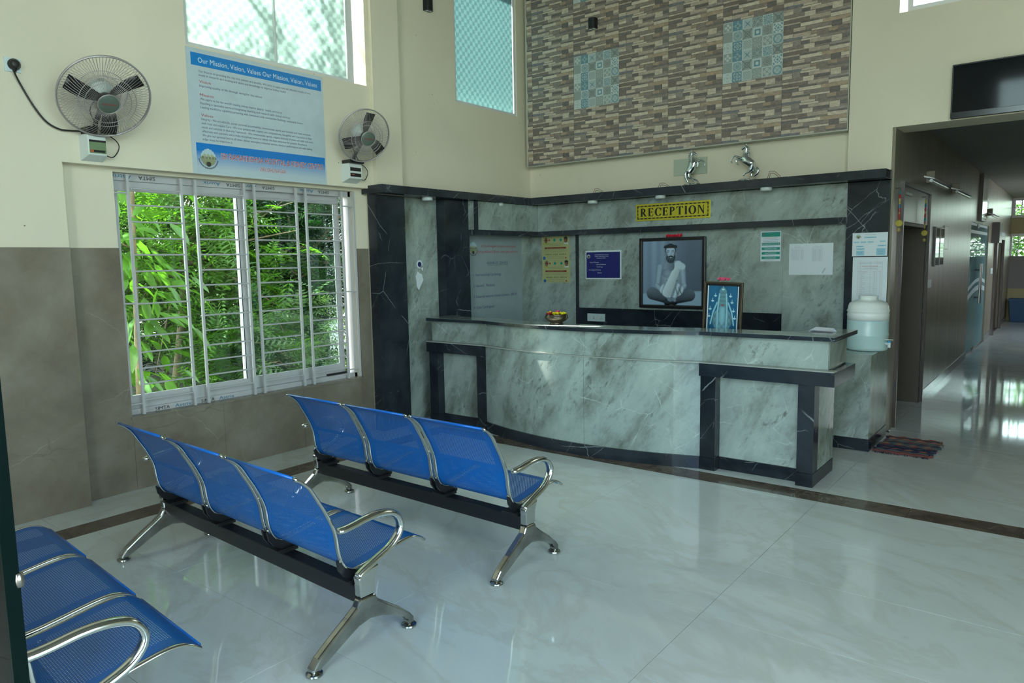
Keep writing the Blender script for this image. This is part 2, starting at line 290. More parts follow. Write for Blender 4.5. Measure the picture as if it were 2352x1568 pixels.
# ------------------------------------------------------------------ mesh helpers
class MB:
    def __init__(s): s.v = []; s.f = []; s.m = []; s.mi = 0
    def add(s, vs, fs, mi=None):
        k = len(s.v); s.v += [tuple(p) for p in vs]; s.f += [tuple(i+k for i in f) for f in fs]; s.m += [s.mi if mi is None else mi]*len(fs)
    def box(s, x0, x1, y0, y1, z0, z1, mi=None):
        if x0 > x1: x0, x1 = x1, x0
        if y0 > y1: y0, y1 = y1, y0
        if z0 > z1: z0, z1 = z1, z0
        s.add([(x0, y0, z0), (x1, y0, z0), (x1, y1, z0), (x0, y1, z0), (x0, y0, z1), (x1, y0, z1), (x1, y1, z1), (x0, y1, z1)],
              [(0, 3, 2, 1), (4, 5, 6, 7), (0, 1, 5, 4), (1, 2, 6, 5), (2, 3, 7, 6), (3, 0, 4, 7)], mi)
        return s
    def tube(s, pts, r, n=8, mi=None, closed=False, flat=None, up=None):
        """pts: polyline; r: radius or list; flat: (a,b) cross-section scale"""
        P = [Vector(p) for p in pts]; N = len(P); rs = r if isinstance(r, (list, tuple)) else [r]*N
        rings = []; prev = None
        for i in range(N):
            if closed: t = P[(i+1) % N]-P[i-1]
            else: t = P[min(i+1, N-1)]-P[max(i-1, 0)]
            if t.length < 1e-9: t = Vector((0, 0, 1))
            t.normalize()
            if up is not None: a = Vector(up); a = (a-t*a.dot(t)).normalized()
            else:
                a = prev if prev is not None else (Vector((0, 0, 1)) if abs(t.z) < 0.9 else Vector((1, 0, 0)))
                a = a-t*a.dot(t); a = a.normalized() if a.length > 1e-6 else t.orthogonal().normalized()
            prev = a; b = t.cross(a); fa, fb = flat if flat else (1, 1)
            rings.append([P[i]+(a*math.cos(2*math.pi*k/n)*fa+b*math.sin(2*math.pi*k/n)*fb)*rs[i] for k in range(n)])
        vs = [p for R in rings for p in R]; fs = []
        for i in range(N if closed else N-1):
            j = (i+1) % N
            fs += [(i*n+k, i*n+(k+1) % n, j*n+(k+1) % n, j*n+k) for k in range(n)]
        if not closed: fs += [tuple(reversed(range(n))), tuple(range((N-1)*n, N*n))]
        s.add(vs, fs, mi); return s
    def lathe(s, prof, c=(0, 0, 0), n=24, mi=None, axis='z'):
        vs = []; fs = []
        for (r, h) in prof:
            for k in range(n):
                a = 2*math.pi*k/n; p = (r*math.cos(a), r*math.sin(a), h)
                if axis == 'y': p = (p[0], p[2], p[1])
                vs.append((c[0]+p[0], c[1]+p[1], c[2]+p[2]))
        for i in range(len(prof)-1):
            for k in range(n): fs.append((i*n+k, i*n+(k+1) % n, (i+1)*n+(k+1) % n, (i+1)*n+k))
        if prof[0][0] > 1e-6: fs.append(tuple(reversed(range(n))))
        if prof[-1][0] > 1e-6: fs.append(tuple(range((len(prof)-1)*n, len(prof)*n)))
        s.add(vs, fs, mi); return s
    def prism(s, poly, a0, a1, axis='z', mi=None):
        """poly in the plane normal to axis, extruded from a0 to a1"""
        def P(p, a): return {'z': (p[0], p[1], a), 'x': (a, p[0], p[1]), 'y': (p[0], a, p[1])}[axis]
        n = len(poly); s.add([P(p, a0) for p in poly]+[P(p, a1) for p in poly],
                             [tuple(reversed(range(n))), tuple(range(n, 2*n))]+[(i, (i+1) % n, n+(i+1) % n, n+i) for i in range(n)], mi)
        return s
    def curvepanel(s, xs, yf, depth, z0, z1, mi=None):
        """slab whose front follows y=yf(x), thickness depth"""
        k = len(xs); vs = []
        for x in xs: y = yf(x); vs += [(x, y, z0), (x, y, z1), (x, y+depth, z1), (x, y+depth, z0)]
        fs = []
        for i in range(k-1):
            a, b = 4*i, 4*i+4
            fs += [(a, b, b+1, a+1), (a+1, b+1, b+2, a+2), (a+2, b+2, b+3, a+3), (a+3, b+3, b, a)]
        fs += [(0, 1, 2, 3), (4*k-1, 4*k-2, 4*k-3, 4*k-4)]
        s.add(vs, fs, mi); return s
def mkmesh(name, mb, mats, smooth=False, off=(0, 0, 0)):
    me = bpy.data.meshes.new(name)
    v = np.array(mb.v, float)-np.array(off, float)
    me.from_pydata(v.tolist(), [], mb.f); me.validate()
    for m in (mats if isinstance(mats, (list, tuple)) else [mats]): me.materials.append(m)
    if len(mb.m) == len(me.polygons): me.polygons.foreach_set('material_index', mb.m)
    bm = bmesh.new(); bm.from_mesh(me); bmesh.ops.recalc_face_normals(bm, faces=bm.faces)
    if smooth:
        for f in bm.faces: f.smooth = True
        if smooth != 'all':
            for e in bm.edges:
                if len(e.link_faces) == 2 and e.calc_face_angle(0) > math.radians(38): e.smooth = False
    bm.to_mesh(me); bm.free()
    return me
def link(name, data, parent=None):
    o = bpy.data.objects.new(name, data); COL.objects.link(o)
    if parent is not None: o.parent = parent
    return o
def obj(name, mb, mats, parent=None, smooth=False, world=True, bevel=0):
    """one mesh object; world=True: the mesh is in room coordinates and is shifted under its parent"""
    off = (0, 0, 0)
    if parent is not None and world:
        p = parent
        while p is not None: off = tuple(a+b for a, b in zip(off, p.location)); p = p.parent
    elif parent is None:
        v = np.array(mb.v); off = tuple((v.min(0)+v.max(0))/2); off = (off[0], off[1], float(v[:, 2].min()))
    o = link(name, mkmesh(name, mb, mats, smooth, off), parent)
    if parent is None: o.location = off
    if bevel:
        b = o.modifiers.new('bevel', 'BEVEL'); b.width = bevel; b.segments = 2; b.limit_method = 'ANGLE'
    return o
def tag(o, label, cat, group=None, kind=None):
    o['label'] = label
    if cat: o['category'] = cat
    if group: o['group'] = group
    if kind: o['kind'] = kind
    return o
def thing(name, label, cat, loc=(0, 0, 0), rotz=0.0, group=None):
    o = link(name, None); o.location = loc; o.rotation_euler = (0, 0, rotz); o.empty_display_size = 0.05
    return tag(o, label, cat, group)
def struct(o, label=None):
    o['kind'] = 'structure'
    if label: o['label'] = label
    return o
def dup(root, loc=None, rotz=None, label=None):
    r = root.copy(); COL.objects.link(r)
    if loc is not None: r.location = loc
    if rotz is not None: r.rotation_euler = (0, 0, rotz)
    if label: r['label'] = label
    for ch in [c for c in bpy.data.objects if c.parent == root]:
        c = ch.copy(); COL.objects.link(c); c.parent = r
        for g in [x for x in bpy.data.objects if x.parent == ch]:
            d = g.copy(); COL.objects.link(d); d.parent = c
    return r
def box1(name, mats, x0, x1, y0, y1, z0, z1, parent=None, bevel=0): return obj(name, MB().box(x0, x1, y0, y1, z0, z1), mats, parent, bevel=bevel)
def wallgrid(mb, axis, p0, p1, u0, u1, z0, z1, holes, mi=None):
    us = sorted({u0, u1, *[h[0] for h in holes], *[h[1] for h in holes]}); zs = sorted({z0, z1, *[h[2] for h in holes], *[h[3] for h in holes]})
    us = [u for u in us if u0 <= u <= u1]; zs = [z for z in zs if z0 <= z <= z1]
    for a, b in zip(us, us[1:]):
        run = None
        for c, d in list(zip(zs, zs[1:]))+[(None, None)]:
            solid = c is not None and not any(h[0] < (a+b)/2 < h[1] and h[2] < (c+d)/2 < h[3] for h in holes)
            if solid: run = (run[0] if run else c, d)
            elif run:
                if axis == 'x': mb.box(p0, p1, a, b, run[0], run[1], mi)
                else: mb.box(a, b, p0, p1, run[0], run[1], mi)
                run = None
def catmull(P, k=5):
    out = []
    for i in range(len(P)-1):
        p0, p1, p2, p3 = P[max(i-1, 0)], P[i], P[i+1], P[min(i+2, len(P)-1)]
        for q in range(k):
            t = q/k; out.append(tuple(0.5*((2*b)+(-a+c)*t+(2*a-5*b+4*c-d)*t*t+(-a+3*b-3*c+d)*t**3) for a, b, c, d in zip(p0, p1, p2, p3)))
    return out+[P[-1]]
# frames for flat things fixed to walls: local x to the right, y up, z out of the wall
ML = Matrix(((0, 0, 1), (1, 0, 0), (0, 1, 0)))      # on a wall facing +x
MBK = Matrix(((1, 0, 0), (0, 0, -1), (0, 1, 0)))    # on a wall facing -y
def flat(name, label, cat, side, origin, group=None, tilt=0.0):
    o = link(name, None); o.empty_display_size = 0.05
    R = (ML if side == 'L' else MBK).to_4x4()
    if tilt: R = R @ Matrix.Rotation(tilt, 4, 'Z')
    o.matrix_world = Matrix.Translation(Vector(origin)) @ R
    return tag(o, label, cat, group)
def part(name, mb, mats, parent, smooth=False, bevel=0): return obj(name, mb, mats, parent, smooth, world=False, bevel=bevel)
def sheet(mb, x0, x1, y0, y1, z=0.0, t=0.0006, mi=None): return mb.box(x0, x1, y0, y1, z, z+t, mi)
def textmesh(lines):
    """lines: (string, x, y, width or None, cap height, align) -> MB of glyph faces, local xy"""
    mb = MB()
    for (s, x, y, w, h, al) in lines:
        cu = bpy.data.curves.new('t', 'FONT'); cu.body = s; cu.size = 1.0; cu.resolution_u = 2; cu.fill_mode = 'FRONT'
        o = bpy.data.objects.new('t', cu); COL.objects.link(o)
        me = bpy.data.meshes.new_from_object(o)
        n = len(me.vertices)
        if n:
            co = np.empty(n*3); me.vertices.foreach_get('co', co); co = co.reshape(-1, 3)
            sy = h/0.72; x0, x1 = co[:, 0].min(), co[:, 0].max(); sx = (w/(x1-x0)) if w else sy
            W_ = (x1-x0)*sx; ox = x-{'l': 0, 'c': W_/2, 'r': W_}[al]
            vs = np.c_[(co[:, 0]-x0)*sx+ox, co[:, 1]*sy+y, np.zeros(n)]
            mb.add(vs.tolist(), [tuple(p.vertices) for p in me.polygons])
        bpy.data.objects.remove(o); bpy.data.curves.remove(cu); bpy.data.meshes.remove(me)
    return mb
def text(name, lines, mats, parent, z=0.0015):
    mb = textmesh(lines)
    if not mb.v: return None
    mb.v = [(a, b, z) for a, b, c in mb.v]
    me = bpy.data.meshes.new(name); me.from_pydata(mb.v, [], mb.f); me.materials.append(mats)
    return link(name, me, parent)
def picmesh(name, w, h, nx, ny, fn, mat=PIC, z=0.0):
    """grid sheet coloured per point by fn(u,v) (v from the top)"""
    U, V = np.meshgrid(np.linspace(0, 1, nx+1), np.linspace(0, 1, ny+1))
    C = np.clip(fn(U, V), 0, 1)
    vs = np.c_[(U*w).ravel(), ((1-V)*h).ravel(), np.full(U.size, z)]
    i = np.arange(nx*ny); r, c = i//nx, i % nx; a = r*(nx+1)+c
    fs = np.c_[a, a+nx+1, a+nx+2, a+1]
    me = bpy.data.meshes.new(name); me.from_pydata(vs.tolist(), [], fs.tolist())
    at = me.color_attributes.new('Col', 'FLOAT_COLOR', 'POINT')
    at.data.foreach_set('color', np.c_[C.reshape(-1, 3), np.ones(U.size)].ravel())
    me.materials.append(mat); return me

# ------------------------------------------------------------------ setting: floor
XA, XR, XP, XB = -5.18, -5.28, -5.15, -5.24      # slab wall, recess, pilaster, reception side wall
YT, YW = 6.955, 7.10                             # tile cladding face, back wall
XC = -1.29                                       # corridor wall
CH = 5.2
floor = MB().box(-5.5, 3.4, -3.2, 7.2, -0.12, -0.012).box(-1.6, 1.3, 7.2, 21.0, -0.12, -0.012)
floor = struct(obj('floor', floor, GROUT))
_tilecache = {}
def tile(name, x0, x1, y0, y1, m, parent=None, g=0.0012):
    w, d = round(x1-x0, 4), round(y1-y0, 4); k = (name, w, d)
    if k not in _tilecache:
        mb = MB().box(-w/2+g, w/2-g, -d/2+g, d/2-g, -0.012, 0)
        _tilecache[k] = mkmesh(name, mb, m)
    o = link(name, _tilecache[k], parent or floor); p = (parent or floor).location
    o.location = ((x0+x1)/2-p[0], (y0+y1)/2-p[1], 0-p[2]+rng.uniform(0, 0.0002))
def tilegrid(xs, ys, m=FLOORM, name='floor_tile'):
    for a, b in zip(xs, xs[1:]):
        for c, d in zip(ys, ys[1:]): tile(name, a, b, c, d, m)
bx0, bx1, by1 = -4.645, -0.05, 4.81            # inner edge of the brown border
ysI = [-1.245+0.6*k for k in range(11)]; ysI = [y for y in ysI if y < 4.8]+[by1]
tilegrid([bx0, -3.66, -2.46, -1.26, bx1], [-2.5, -1.845]+ysI)
tilegrid([-5.30, -4.85], [-3.2]+[1.64+0.6*k for k in range(-7, 9)]+[7.1])
tilegrid([-4.85, -3.66, -2.46, -1.27], [5.015, 5.615, 6.215, 7.1])
tilegrid([-1.27, -0.07, 1.13, 2.33, 3.3], [5.015, 6.28, 6.88, 7.2])
tilegrid([-4.85, -3.65, -2.45, -1.25, -0.05, 0.16], [-3.2, -2.7])
tilegrid([0.16, 1.36, 2.56, 3.3], [-3.2, -2.445]+[-1.845+0.6*k for k in range(12)]+[5.015])
tilegrid([-1.29, -0.09, 1.2], [7.2+0.6*k for k in range(23)]+[20.8])
xs = [-4.85+0.82*k for k in range(7)]+[0.16]
for a, b in zip(xs, xs[1:]): tile('border_strip', a, b, by1, 5.015, BROWN)
for a, b in zip(xs, xs[1:]): tile('border_strip', a, b, -2.7, -2.5, BROWN)
ys = [-2.5+0.81*k for k in range(9)]+[by1]
for a, b in zip(ys, ys[1:]):
    if b > a: tile('border_strip', -4.85, bx0, a, b, BROWN); tile('border_strip', bx1, 0.16, a, b, BROWN)

# ------------------------------------------------------------------ setting: walls
mb = MB()
W1 = (2.835, 4.40, 3.225, 4.75); W2 = (5.80, 6.86, 3.27, 4.75); WL = (2.30, 4.42, 0.53, 2.262)
wallgrid(mb, 'x', -5.45, XA-0.015, -3.2, 4.57, 2.285, CH, [(W1[0], W1[1]+0.13, W1[2]-0.02, W1[3])])
mb.box(-5.45, XA-0.015, -3.2, 1.95, 0, 2.285)
wallgrid(mb, 'x', -5.45, XR-0.015, 1.95, 4.57, 0, 2.285, [WL])
mb.box(-5.45, XP, 4.57, 4.90, 0, CH)
wallgrid(mb, 'x', -5.45, XB-0.015, 4.90, 7.35, 0, CH, [W2])
wall_left = struct(obj('wall_left', mb, CREAM))
# marble wainscot slabs
def slab(x, y0, y1, z0, z1, t=0.015): return obj('marble_slab', MB().box(x-t, x, y0+0.0008, y1-0.0008, z0+0.0008, z1-0.0008), BEIGE, wall_left, bevel=0.001)
for a, b in ((-3.2, -2.0), (-2.0, -0.7), (-0.7, 0.6), (0.6, 1.95)): slab(XA, a, b, 0, 1.738)
obj('marble_slab', MB().box(XR, XA-0.0155, 1.9501, 1.9509, 0, 1.738), BEIGE, wall_left)
slab(XR, 1.951, WL[0], 0, 1.738); slab(XR, WL[1], 4.55, 0, 1.738)
for a, b in ((WL[0], 3.0), (3.0, 3.75), (3.75, WL[1])): slab(XR, a, b, 0, WL[2]-0.012)
box1('window_sill', BEIGE, -5.45, XR+0.012, WL[0]-0.01, WL[1]+0.01, WL[2]-0.012, WL[2]+0.006, wall_left)
# back wall: cream plaster, tile panel backing, part over the corridor opening
OZ = 2.672
mb = MB().box(-5.45, -1.31, YW, 7.35, 0, CH)
mb.box(-1.66, -1.31, YT+0.01, YW, 2.32, CH)
w3 = ony(2066, 30, YT+0.01); w3g = ony(2072, 24, YT+0.01)
W3 = (w3[0], w3[0]+1.25, w3[2], w3[2]+1.2)
wallgrid(mb, 'y', YT+0.01, 7.35, -1.31, 3.4, OZ, CH, [W3])
wall_back = struct(obj('wall_back', mb, CREAM))
mb = MB(); wallgrid(mb, 'x', 3.3, 3.5, -3.2, 7.35, 0, CH, [(-2.7, 1.9, 0.55, 4.75)])  # opening cut here for the added fill light
wall_right = struct(obj('wall_right', mb, CREAM))
mb = MB(); wallgrid(mb, 'y', -3.3, -3.1, -5.45, 3.4, 0, CH, [(-1.4, 3.2, 0.0, 4.9)])  # opening enlarged to let in fill light
wall_front = struct(obj('wall_front', mb, CREAM))
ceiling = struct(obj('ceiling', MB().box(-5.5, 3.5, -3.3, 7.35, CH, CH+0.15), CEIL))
# corridor shell
d1a, d1b = onx(2061, 700, XC)[1], onx(2127, 560, XC)[1]; d1t = onx(2058, 420, XC)[2]
gda, gdb = onx(2231, 520, XC)[1], onx(2270, 560, XC)[1]; gdt = onx(2230, 508, XC)[2]
d2a, d2b = onx(2282, 600, XC)[1], onx(2300, 600, XC)[1]; d2t = onx(2296, 525, XC)[2]
mb = MB(); wallgrid(mb, 'x', XC-0.22, XC, 7.15, 20.75, 0, 2.95, [(d1a+0.06, d1b-0.04, 0, d1t-0.32), (gda, gdb, 0, gdt), (d2a+0.08, d2b-0.08, 0, d2t-0.2)])
mb.box(-1.31, XC, 7.0, 7.15, 0, OZ)
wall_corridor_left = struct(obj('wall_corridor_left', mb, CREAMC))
mb = MB(); wallgrid(mb, 'x', 1.15, 1.35, 7.35, 20.75, 0, 2.95, [(16.0, 17.5, 1.0, 2.3)]); mb.box(1.15, 3.4, 7.15, 7.35, 0, OZ)  # unseen opening put in to light the corridor
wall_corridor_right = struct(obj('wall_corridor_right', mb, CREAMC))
YE = 20.6
e1 = ony(2327, 455, YE); e1b = ony(2330, 500, YE); e2 = ony(2319, 537, YE); e2b = ony(2322, 690, YE)
EW1 = (e1[0], 0.9, e1b[2], e1[2]); EW2 = (e2[0], 0.9, 0.75, e2[2])
mb = MB(); wallgrid(mb, 'y', YE, YE+0.2, -1.5, 1.35, 0, 2.95, [EW1, EW2])
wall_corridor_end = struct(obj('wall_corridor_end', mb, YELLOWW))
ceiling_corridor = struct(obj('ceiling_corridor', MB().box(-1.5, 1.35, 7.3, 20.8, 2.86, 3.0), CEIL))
# rooms behind the corridor doors (dark)
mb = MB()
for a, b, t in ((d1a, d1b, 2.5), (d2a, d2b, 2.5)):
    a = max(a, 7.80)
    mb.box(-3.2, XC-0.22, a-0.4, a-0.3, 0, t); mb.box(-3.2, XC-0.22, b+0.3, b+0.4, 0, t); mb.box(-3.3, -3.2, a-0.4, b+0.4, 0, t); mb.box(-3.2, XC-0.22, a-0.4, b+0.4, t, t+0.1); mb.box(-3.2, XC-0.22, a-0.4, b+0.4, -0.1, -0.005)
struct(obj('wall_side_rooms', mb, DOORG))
mb = MB()
mb.box(-4.2, XC-0.22, gda-0.6, gda-0.5, 0, 2.9); mb.box(-4.2, XC-0.22, gdb+0.5, gdb+0.6, 0, 2.9); wallgrid(mb, 'x', -4.3, -4.2, gda-0.6, gdb+0.6, 0, 2.9, [(gda+.1, gdb-.1, 0.9, 2.4)]); mb.box(-4.2, XC-0.22, gda-0.6, gdb+0.6, 2.9, 3.0); mb.box(-4.2, XC-0.22, gda-0.6, gdb+0.6, -0.1, -0.005)  # rear opening added to let daylight into this room
struct(obj('wall_glass_door_room', mb, plain('pale_blue_paint', (0.35, 0.47, 0.50), 0.7)))
# skirting tile of the corridor
mb = MB()
for a, b in ((d1b, gda), (gdb, d2a), (d2b, YE)): mb.box(XC, XC+0.008, a, b, 0, 0.10)
struct(obj('baseboard_corridor', mb, plain('grey_skirting', (0.22, 0.23, 0.22), 0.2)))

# frosted upper windows
def framed_window(name, side, u0, u1, z0, z1, plane, glassm, bars, thick=0.04, fw=0.045, fm=WHTF):
    mb = MB()
    def bx(a, b, c, d, p0=plane-thick, p1=plane):
        if side == 'x': mb.box(p0, p1, a, b, c, d)
        else: mb.box(a, b, plane, plane+thick, c, d)
    bx(u0, u1, z0, z0+fw); bx(u0, u1, z1-fw, z1); bx(u0, u0+fw, z0+fw, z1-fw); bx(u1-fw, u1, z0+fw, z1-fw)
    for b in bars: bx(b-0.006, b+0.006, z0+fw, z1-fw)
    root = struct(obj(name, mb, fm))
    us = [u0+fw]+list(bars)+[u1-fw]
    for a, b in zip(us, us[1:]):
        p = MB()
        if side == 'x': p.box(plane-thick*0.6, plane-thick*0.6+0.006, a+0.004, b-0.004, z0+fw, z1-fw)
        else: p.box(a+0.004, b-0.004, plane+thick*0.4, plane+thick*0.4+0.006, z0+fw, z1-fw)
        obj('pane', p, glassm, root)
    return root
framed_window('window_1', 'x', W1[0]+0.005, W1[1]-0.02, W1[2]-0.018, W1[3], -5.225, frosted('checker_frosted_film_bright', 0.06, (0.32, 0.40, 0.37)), [3.62], fw=0.03)  # same film; this window's stronger daylight is put into its colour
mb = MB().box(-5.44, -5.23, W1[1]-0.02, W1[1]+0.02, W1[2]-0.02, W1[3])
struct(obj('trim_1', mb, WHTF))
framed_window('window_2', 'x', W2[0], W2[1], W2[2], W2[3], -5.27, FROST, [], fw=0.03)
framed_window('window_3', 'y', W3[0]+0.05, W3[1]-0.05, W3[2]+0.01, W3[3]-0.05, YT+0.07, frosted('white_frosted_film', 0.25, (0.85, 0.93, 0.92), 2.0, (0, 2)), [], fw=0.04)

# lower sliding window
X0 = -5.40
mb = MB()
def wf(a, b, c, d, x0=X0-0.05, x1=X0+0.045): mb.box(x0, x1, a, b, c, d)
y0, y1, z0, z1 = WL
wf(y0, y1, z0, z0+0.045); wf(y0, y1, z1-0.05, z1); wf(y0, y0+0.03, z0, z1); wf(y1-0.03, y1, z0, z1)
window_4 = struct(obj('window_4', mb, WHT, bevel=0.002))
ym = onx(557, 650, X0)[1]; yr = onx(790, 650, X0)[1]
for k, (a, b, xx) in enumerate(((y0+0.03, ym+0.03, X0+0.012), (ym-0.02, y1-0.10, X0-0.02))):
    mb = MB(); fw = 0.05; zb, zt = z0+0.045, z1-0.05; bot = 0.095
    mb.box(xx-0.014, xx+0.014, a, b, zb, zb+bot); mb.box(xx-0.014, xx+0.014, a, b, zt-0.07, zt)
    mb.box(xx-0.014, xx+0.014, a, a+(fw*0.5 if k == 0 else fw), zb+bot, zt-0.07); mb.box(xx-0.014, xx+0.014, b-fw, b, zb+bot, zt-0.07)
    s = obj('sliding_sash', mb, WHT, window_4, bevel=0.002)
    obj('glass_pane', MB().box(xx-0.003, xx+0.003, a+0.02, b-fw, zb+bot, zt-0.07), GLASS, s)
mb = MB()
for xx, a, b in ((X0+0.0145, y0+0.03, ym+0.02),): mb.box(xx+0.014, xx+0.0148, a, b, z1-0.058-0.062, z1-0.055)
obj('gasket', MB().box(X0+0.0262, X0+0.028, ym-0.028, ym-0.022, z0+0.14, z1-0.12), BLKP, window_4)
obj('latch', MB().box(X0-0.004, X0+0.012, y1-0.32, y1-0.07, z0+0.047, z0+0.062), BLKP, window_4)
# printed protective tape left on the profiles
def tape(string, y, z, flip, w, h, mat=INKK, x=X0+0.047):
    mbt = textmesh([(string, 0, 0, w, h, 'l')]); s = -1 if flip else 1
    m2 = MB(); m2.add([(x, y+s*a, z+s*b) for a, b, c in mbt.v], mbt.f); m2.m = [0]*len(m2.f)
    o = obj('tape_lettering', m2, mat, window_4)
TPB = plain('tape_blue_ink', (0.01, 0.16, 0.30), 0.5)
for yy in (2.62, 3.30, 3.62, 4.18):
    tape('SIMTA', yy, z1-0.010, True, 0.12, 0.027); tape('Astrix', yy-0.17, z1-0.010, True, 0.14, 0.027, TPB)
for yy in (2.50, 2.86):
    tape('SIMTA', yy, z0+0.010, False, 0.11, 0.026); tape('Astrix', yy+0.15, z0+0.010, False, 0.13, 0.026, TPB)
# white steel window grille: its own thing, each bar a part
XG = -5.295
gr = thing('window_grille', 'white painted steel grille of upright bars and short rungs across the large garden window', 'grille', (XG, 3.36, WL[2]))
vb = [onx(p, q, XG)[1] for p, q in ((309, 650), (430, 650), (462, 650), (572, 650), (595, 650), (689, 650), (711, 650), (792, 650))]
vb.append(y1-0.015)
for k, yy in enumerate(vb): obj('upright_bar', MB().box(XG-0.009, XG+0.009, yy-0.009, yy+0.009, WL[2]+0.01, WL[3]-0.01), WHT, gr)
for a, b in ((0, 1), (2, 3), (4, 5), (6, 7)):
    for i in range(15):
        z = 2.155-0.1165*i
        obj('rung', MB().tube([(XG, vb[a], z), (XG, vb[b], z)], 0.0062, 6), WHT, gr, smooth=True)
for z in (2.12, 1.345, 0.62):
    obj('wall_tie', MB().tube([(XG, y0, z), (XG, vb[0], z)], 0.006, 6), WHT, gr); obj('wall_tie', MB().tube([(XG, vb[7], z), (XG, vb[8], z)], 0.006, 6), WHT, gr)

# ------------------------------------------------------------------ stone-look tile cladding with patterned inserts
c3 = {'c': (0.62, 0.545, 0.44), 'l': (0.48, 0.40, 0.325), 't': (0.40, 0.305, 0.22), 'm': (0.285, 0.24, 0.21), 'd': (0.175, 0.155, 0.147),
      'k': (0.23, 0.185, 0.16), 'b': (0.225, 0.225, 0.25), 'g': (0.33, 0.29, 0.26)}
strips = [(0, .155, .03, .085, 'l'), (0, .155, .093, .19, 'c'), (.155, .28, .016, .175, 'g'), (.28, .57, .012, .065, 'c'), (.28, .41, .07, .178, 'd'),
 (.41, .735, .068, .17, 'l'), (.57, 1, .0, .06, 'm'), (.735, .89, .075, .265, 'c'), (.89, 1, .075, .19, 'd'), (.89, 1, .192, .265, 'm'),
 (0, .325, .195, .288, 'm'), (.325, .49, .19, .335, 'c'), (.49, .735, .182, .27, 'd'), (.49, .71, .275, .325, 'm'), (.71, 1, .27, .338, 'g'), (.71, 1, .342, .39, 'd'),
 (0, .10, .294, .345, 'c'), (.10, .325, .294, .342, 'l'), (0, .40, .348, .455, 'k'), (.40, .71, .33, .445, 'l'), (.265, .53, .46, .508, 'd'), (.53, .71, .448, .506, 'm'),
 (.71, 1, .394, .505, 'c'), (0, .265, .46, .51, 'l'), (.265, .605, .513, .617, 'c'), (.605, 1, .51, .627, 't'), (0, .265, .513, .62, 'd'),
 (0, .155, .624, .795, 'k'), (.16, .345, .635, .745, 'l'), (.345, .735, .63, .754, 'm'), (.735, .88, .63, .80, 'd'), (.885, 1, .634, .74, 'c'), (.885, 1, .745, .805, 'l'),
 (.44, .735, .757, .808, 'c'), (.16, .435, .75, .808, 'd'), (0, .155, .80, .915, 'c'), (.16, .43, .812, .925, 'l'), (.43, .52, .815, .90, 't'), (.52, .685, .812, .96, 'm'),
 (.69, .83, .812, .923, 't'), (.83, 1, .81, .92, 'k'), (.69, 1, .925, .98, 'd'), (0, .30, .92, .995, 'b'), (.30, .52, .928, .998, 'c'), (.52, .69, .963, .998, 'm')]
TW, TH, TD = 0.5714, 0.2815, 0.012
def stone_tile_mesh(u0=0.0, u1=1.0, v0=0.0, v1=1.0):
    vs, fs, cs = [], [], []
    def bx(x0, x1, z0, z1, y, col):
        k = len(vs); yb = 0.006
        for (x, z) in ((x0, z0), (x1, z0), (x1, z1), (x0, z1)): vs.append((x, yb, z)); cs.append(col)
        for (x, z) in ((x0, z0), (x1, z0), (x1, z1), (x0, z1)): vs.append((x, -y, z)); cs.append(col)
        fs.extend([(k+4, k+5, k+6, k+7), (k, k+1, k+5, k+4), (k+1, k+2, k+6, k+5), (k+2, k+3, k+7, k+6), (k+3, k, k+4, k+7)])
    bx((u0)*TW+0.0008, u1*TW-0.0008, (1-v1)*TH+0.0008, (1-v0)*TH-0.0008, 0.0, c3['m'])
    r = random.Random(3)
    for (a, b, c, d, col) in strips:
        h = r.uniform(0.0012, 0.0038) + (0.0015 if col in 'cl' else 0)
        a, b, c, d = max(a, u0), min(b, u1), max(c, v0), min(d, v1)
        if b-a < 0.01 or d-c < 0.01: continue
        e = 0.0009; k = r.uniform(0.92, 1.08)
        bx(a*TW+e, b*TW-e, (1-d)*TH+e*0.5, (1-c)*TH-e*0.5, h, tuple(q*k for q in c3[col]))
    me = bpy.data.meshes.new('tile'); me.from_pydata(vs, [], fs)
    at = me.color_attributes.new('Col', 'FLOAT_COLOR', 'POINT'); at.data.foreach_set('color', np.c_[np.array(cs), np.ones(len(cs))].ravel())
    me.materials.append(STONE); me.update(); return me
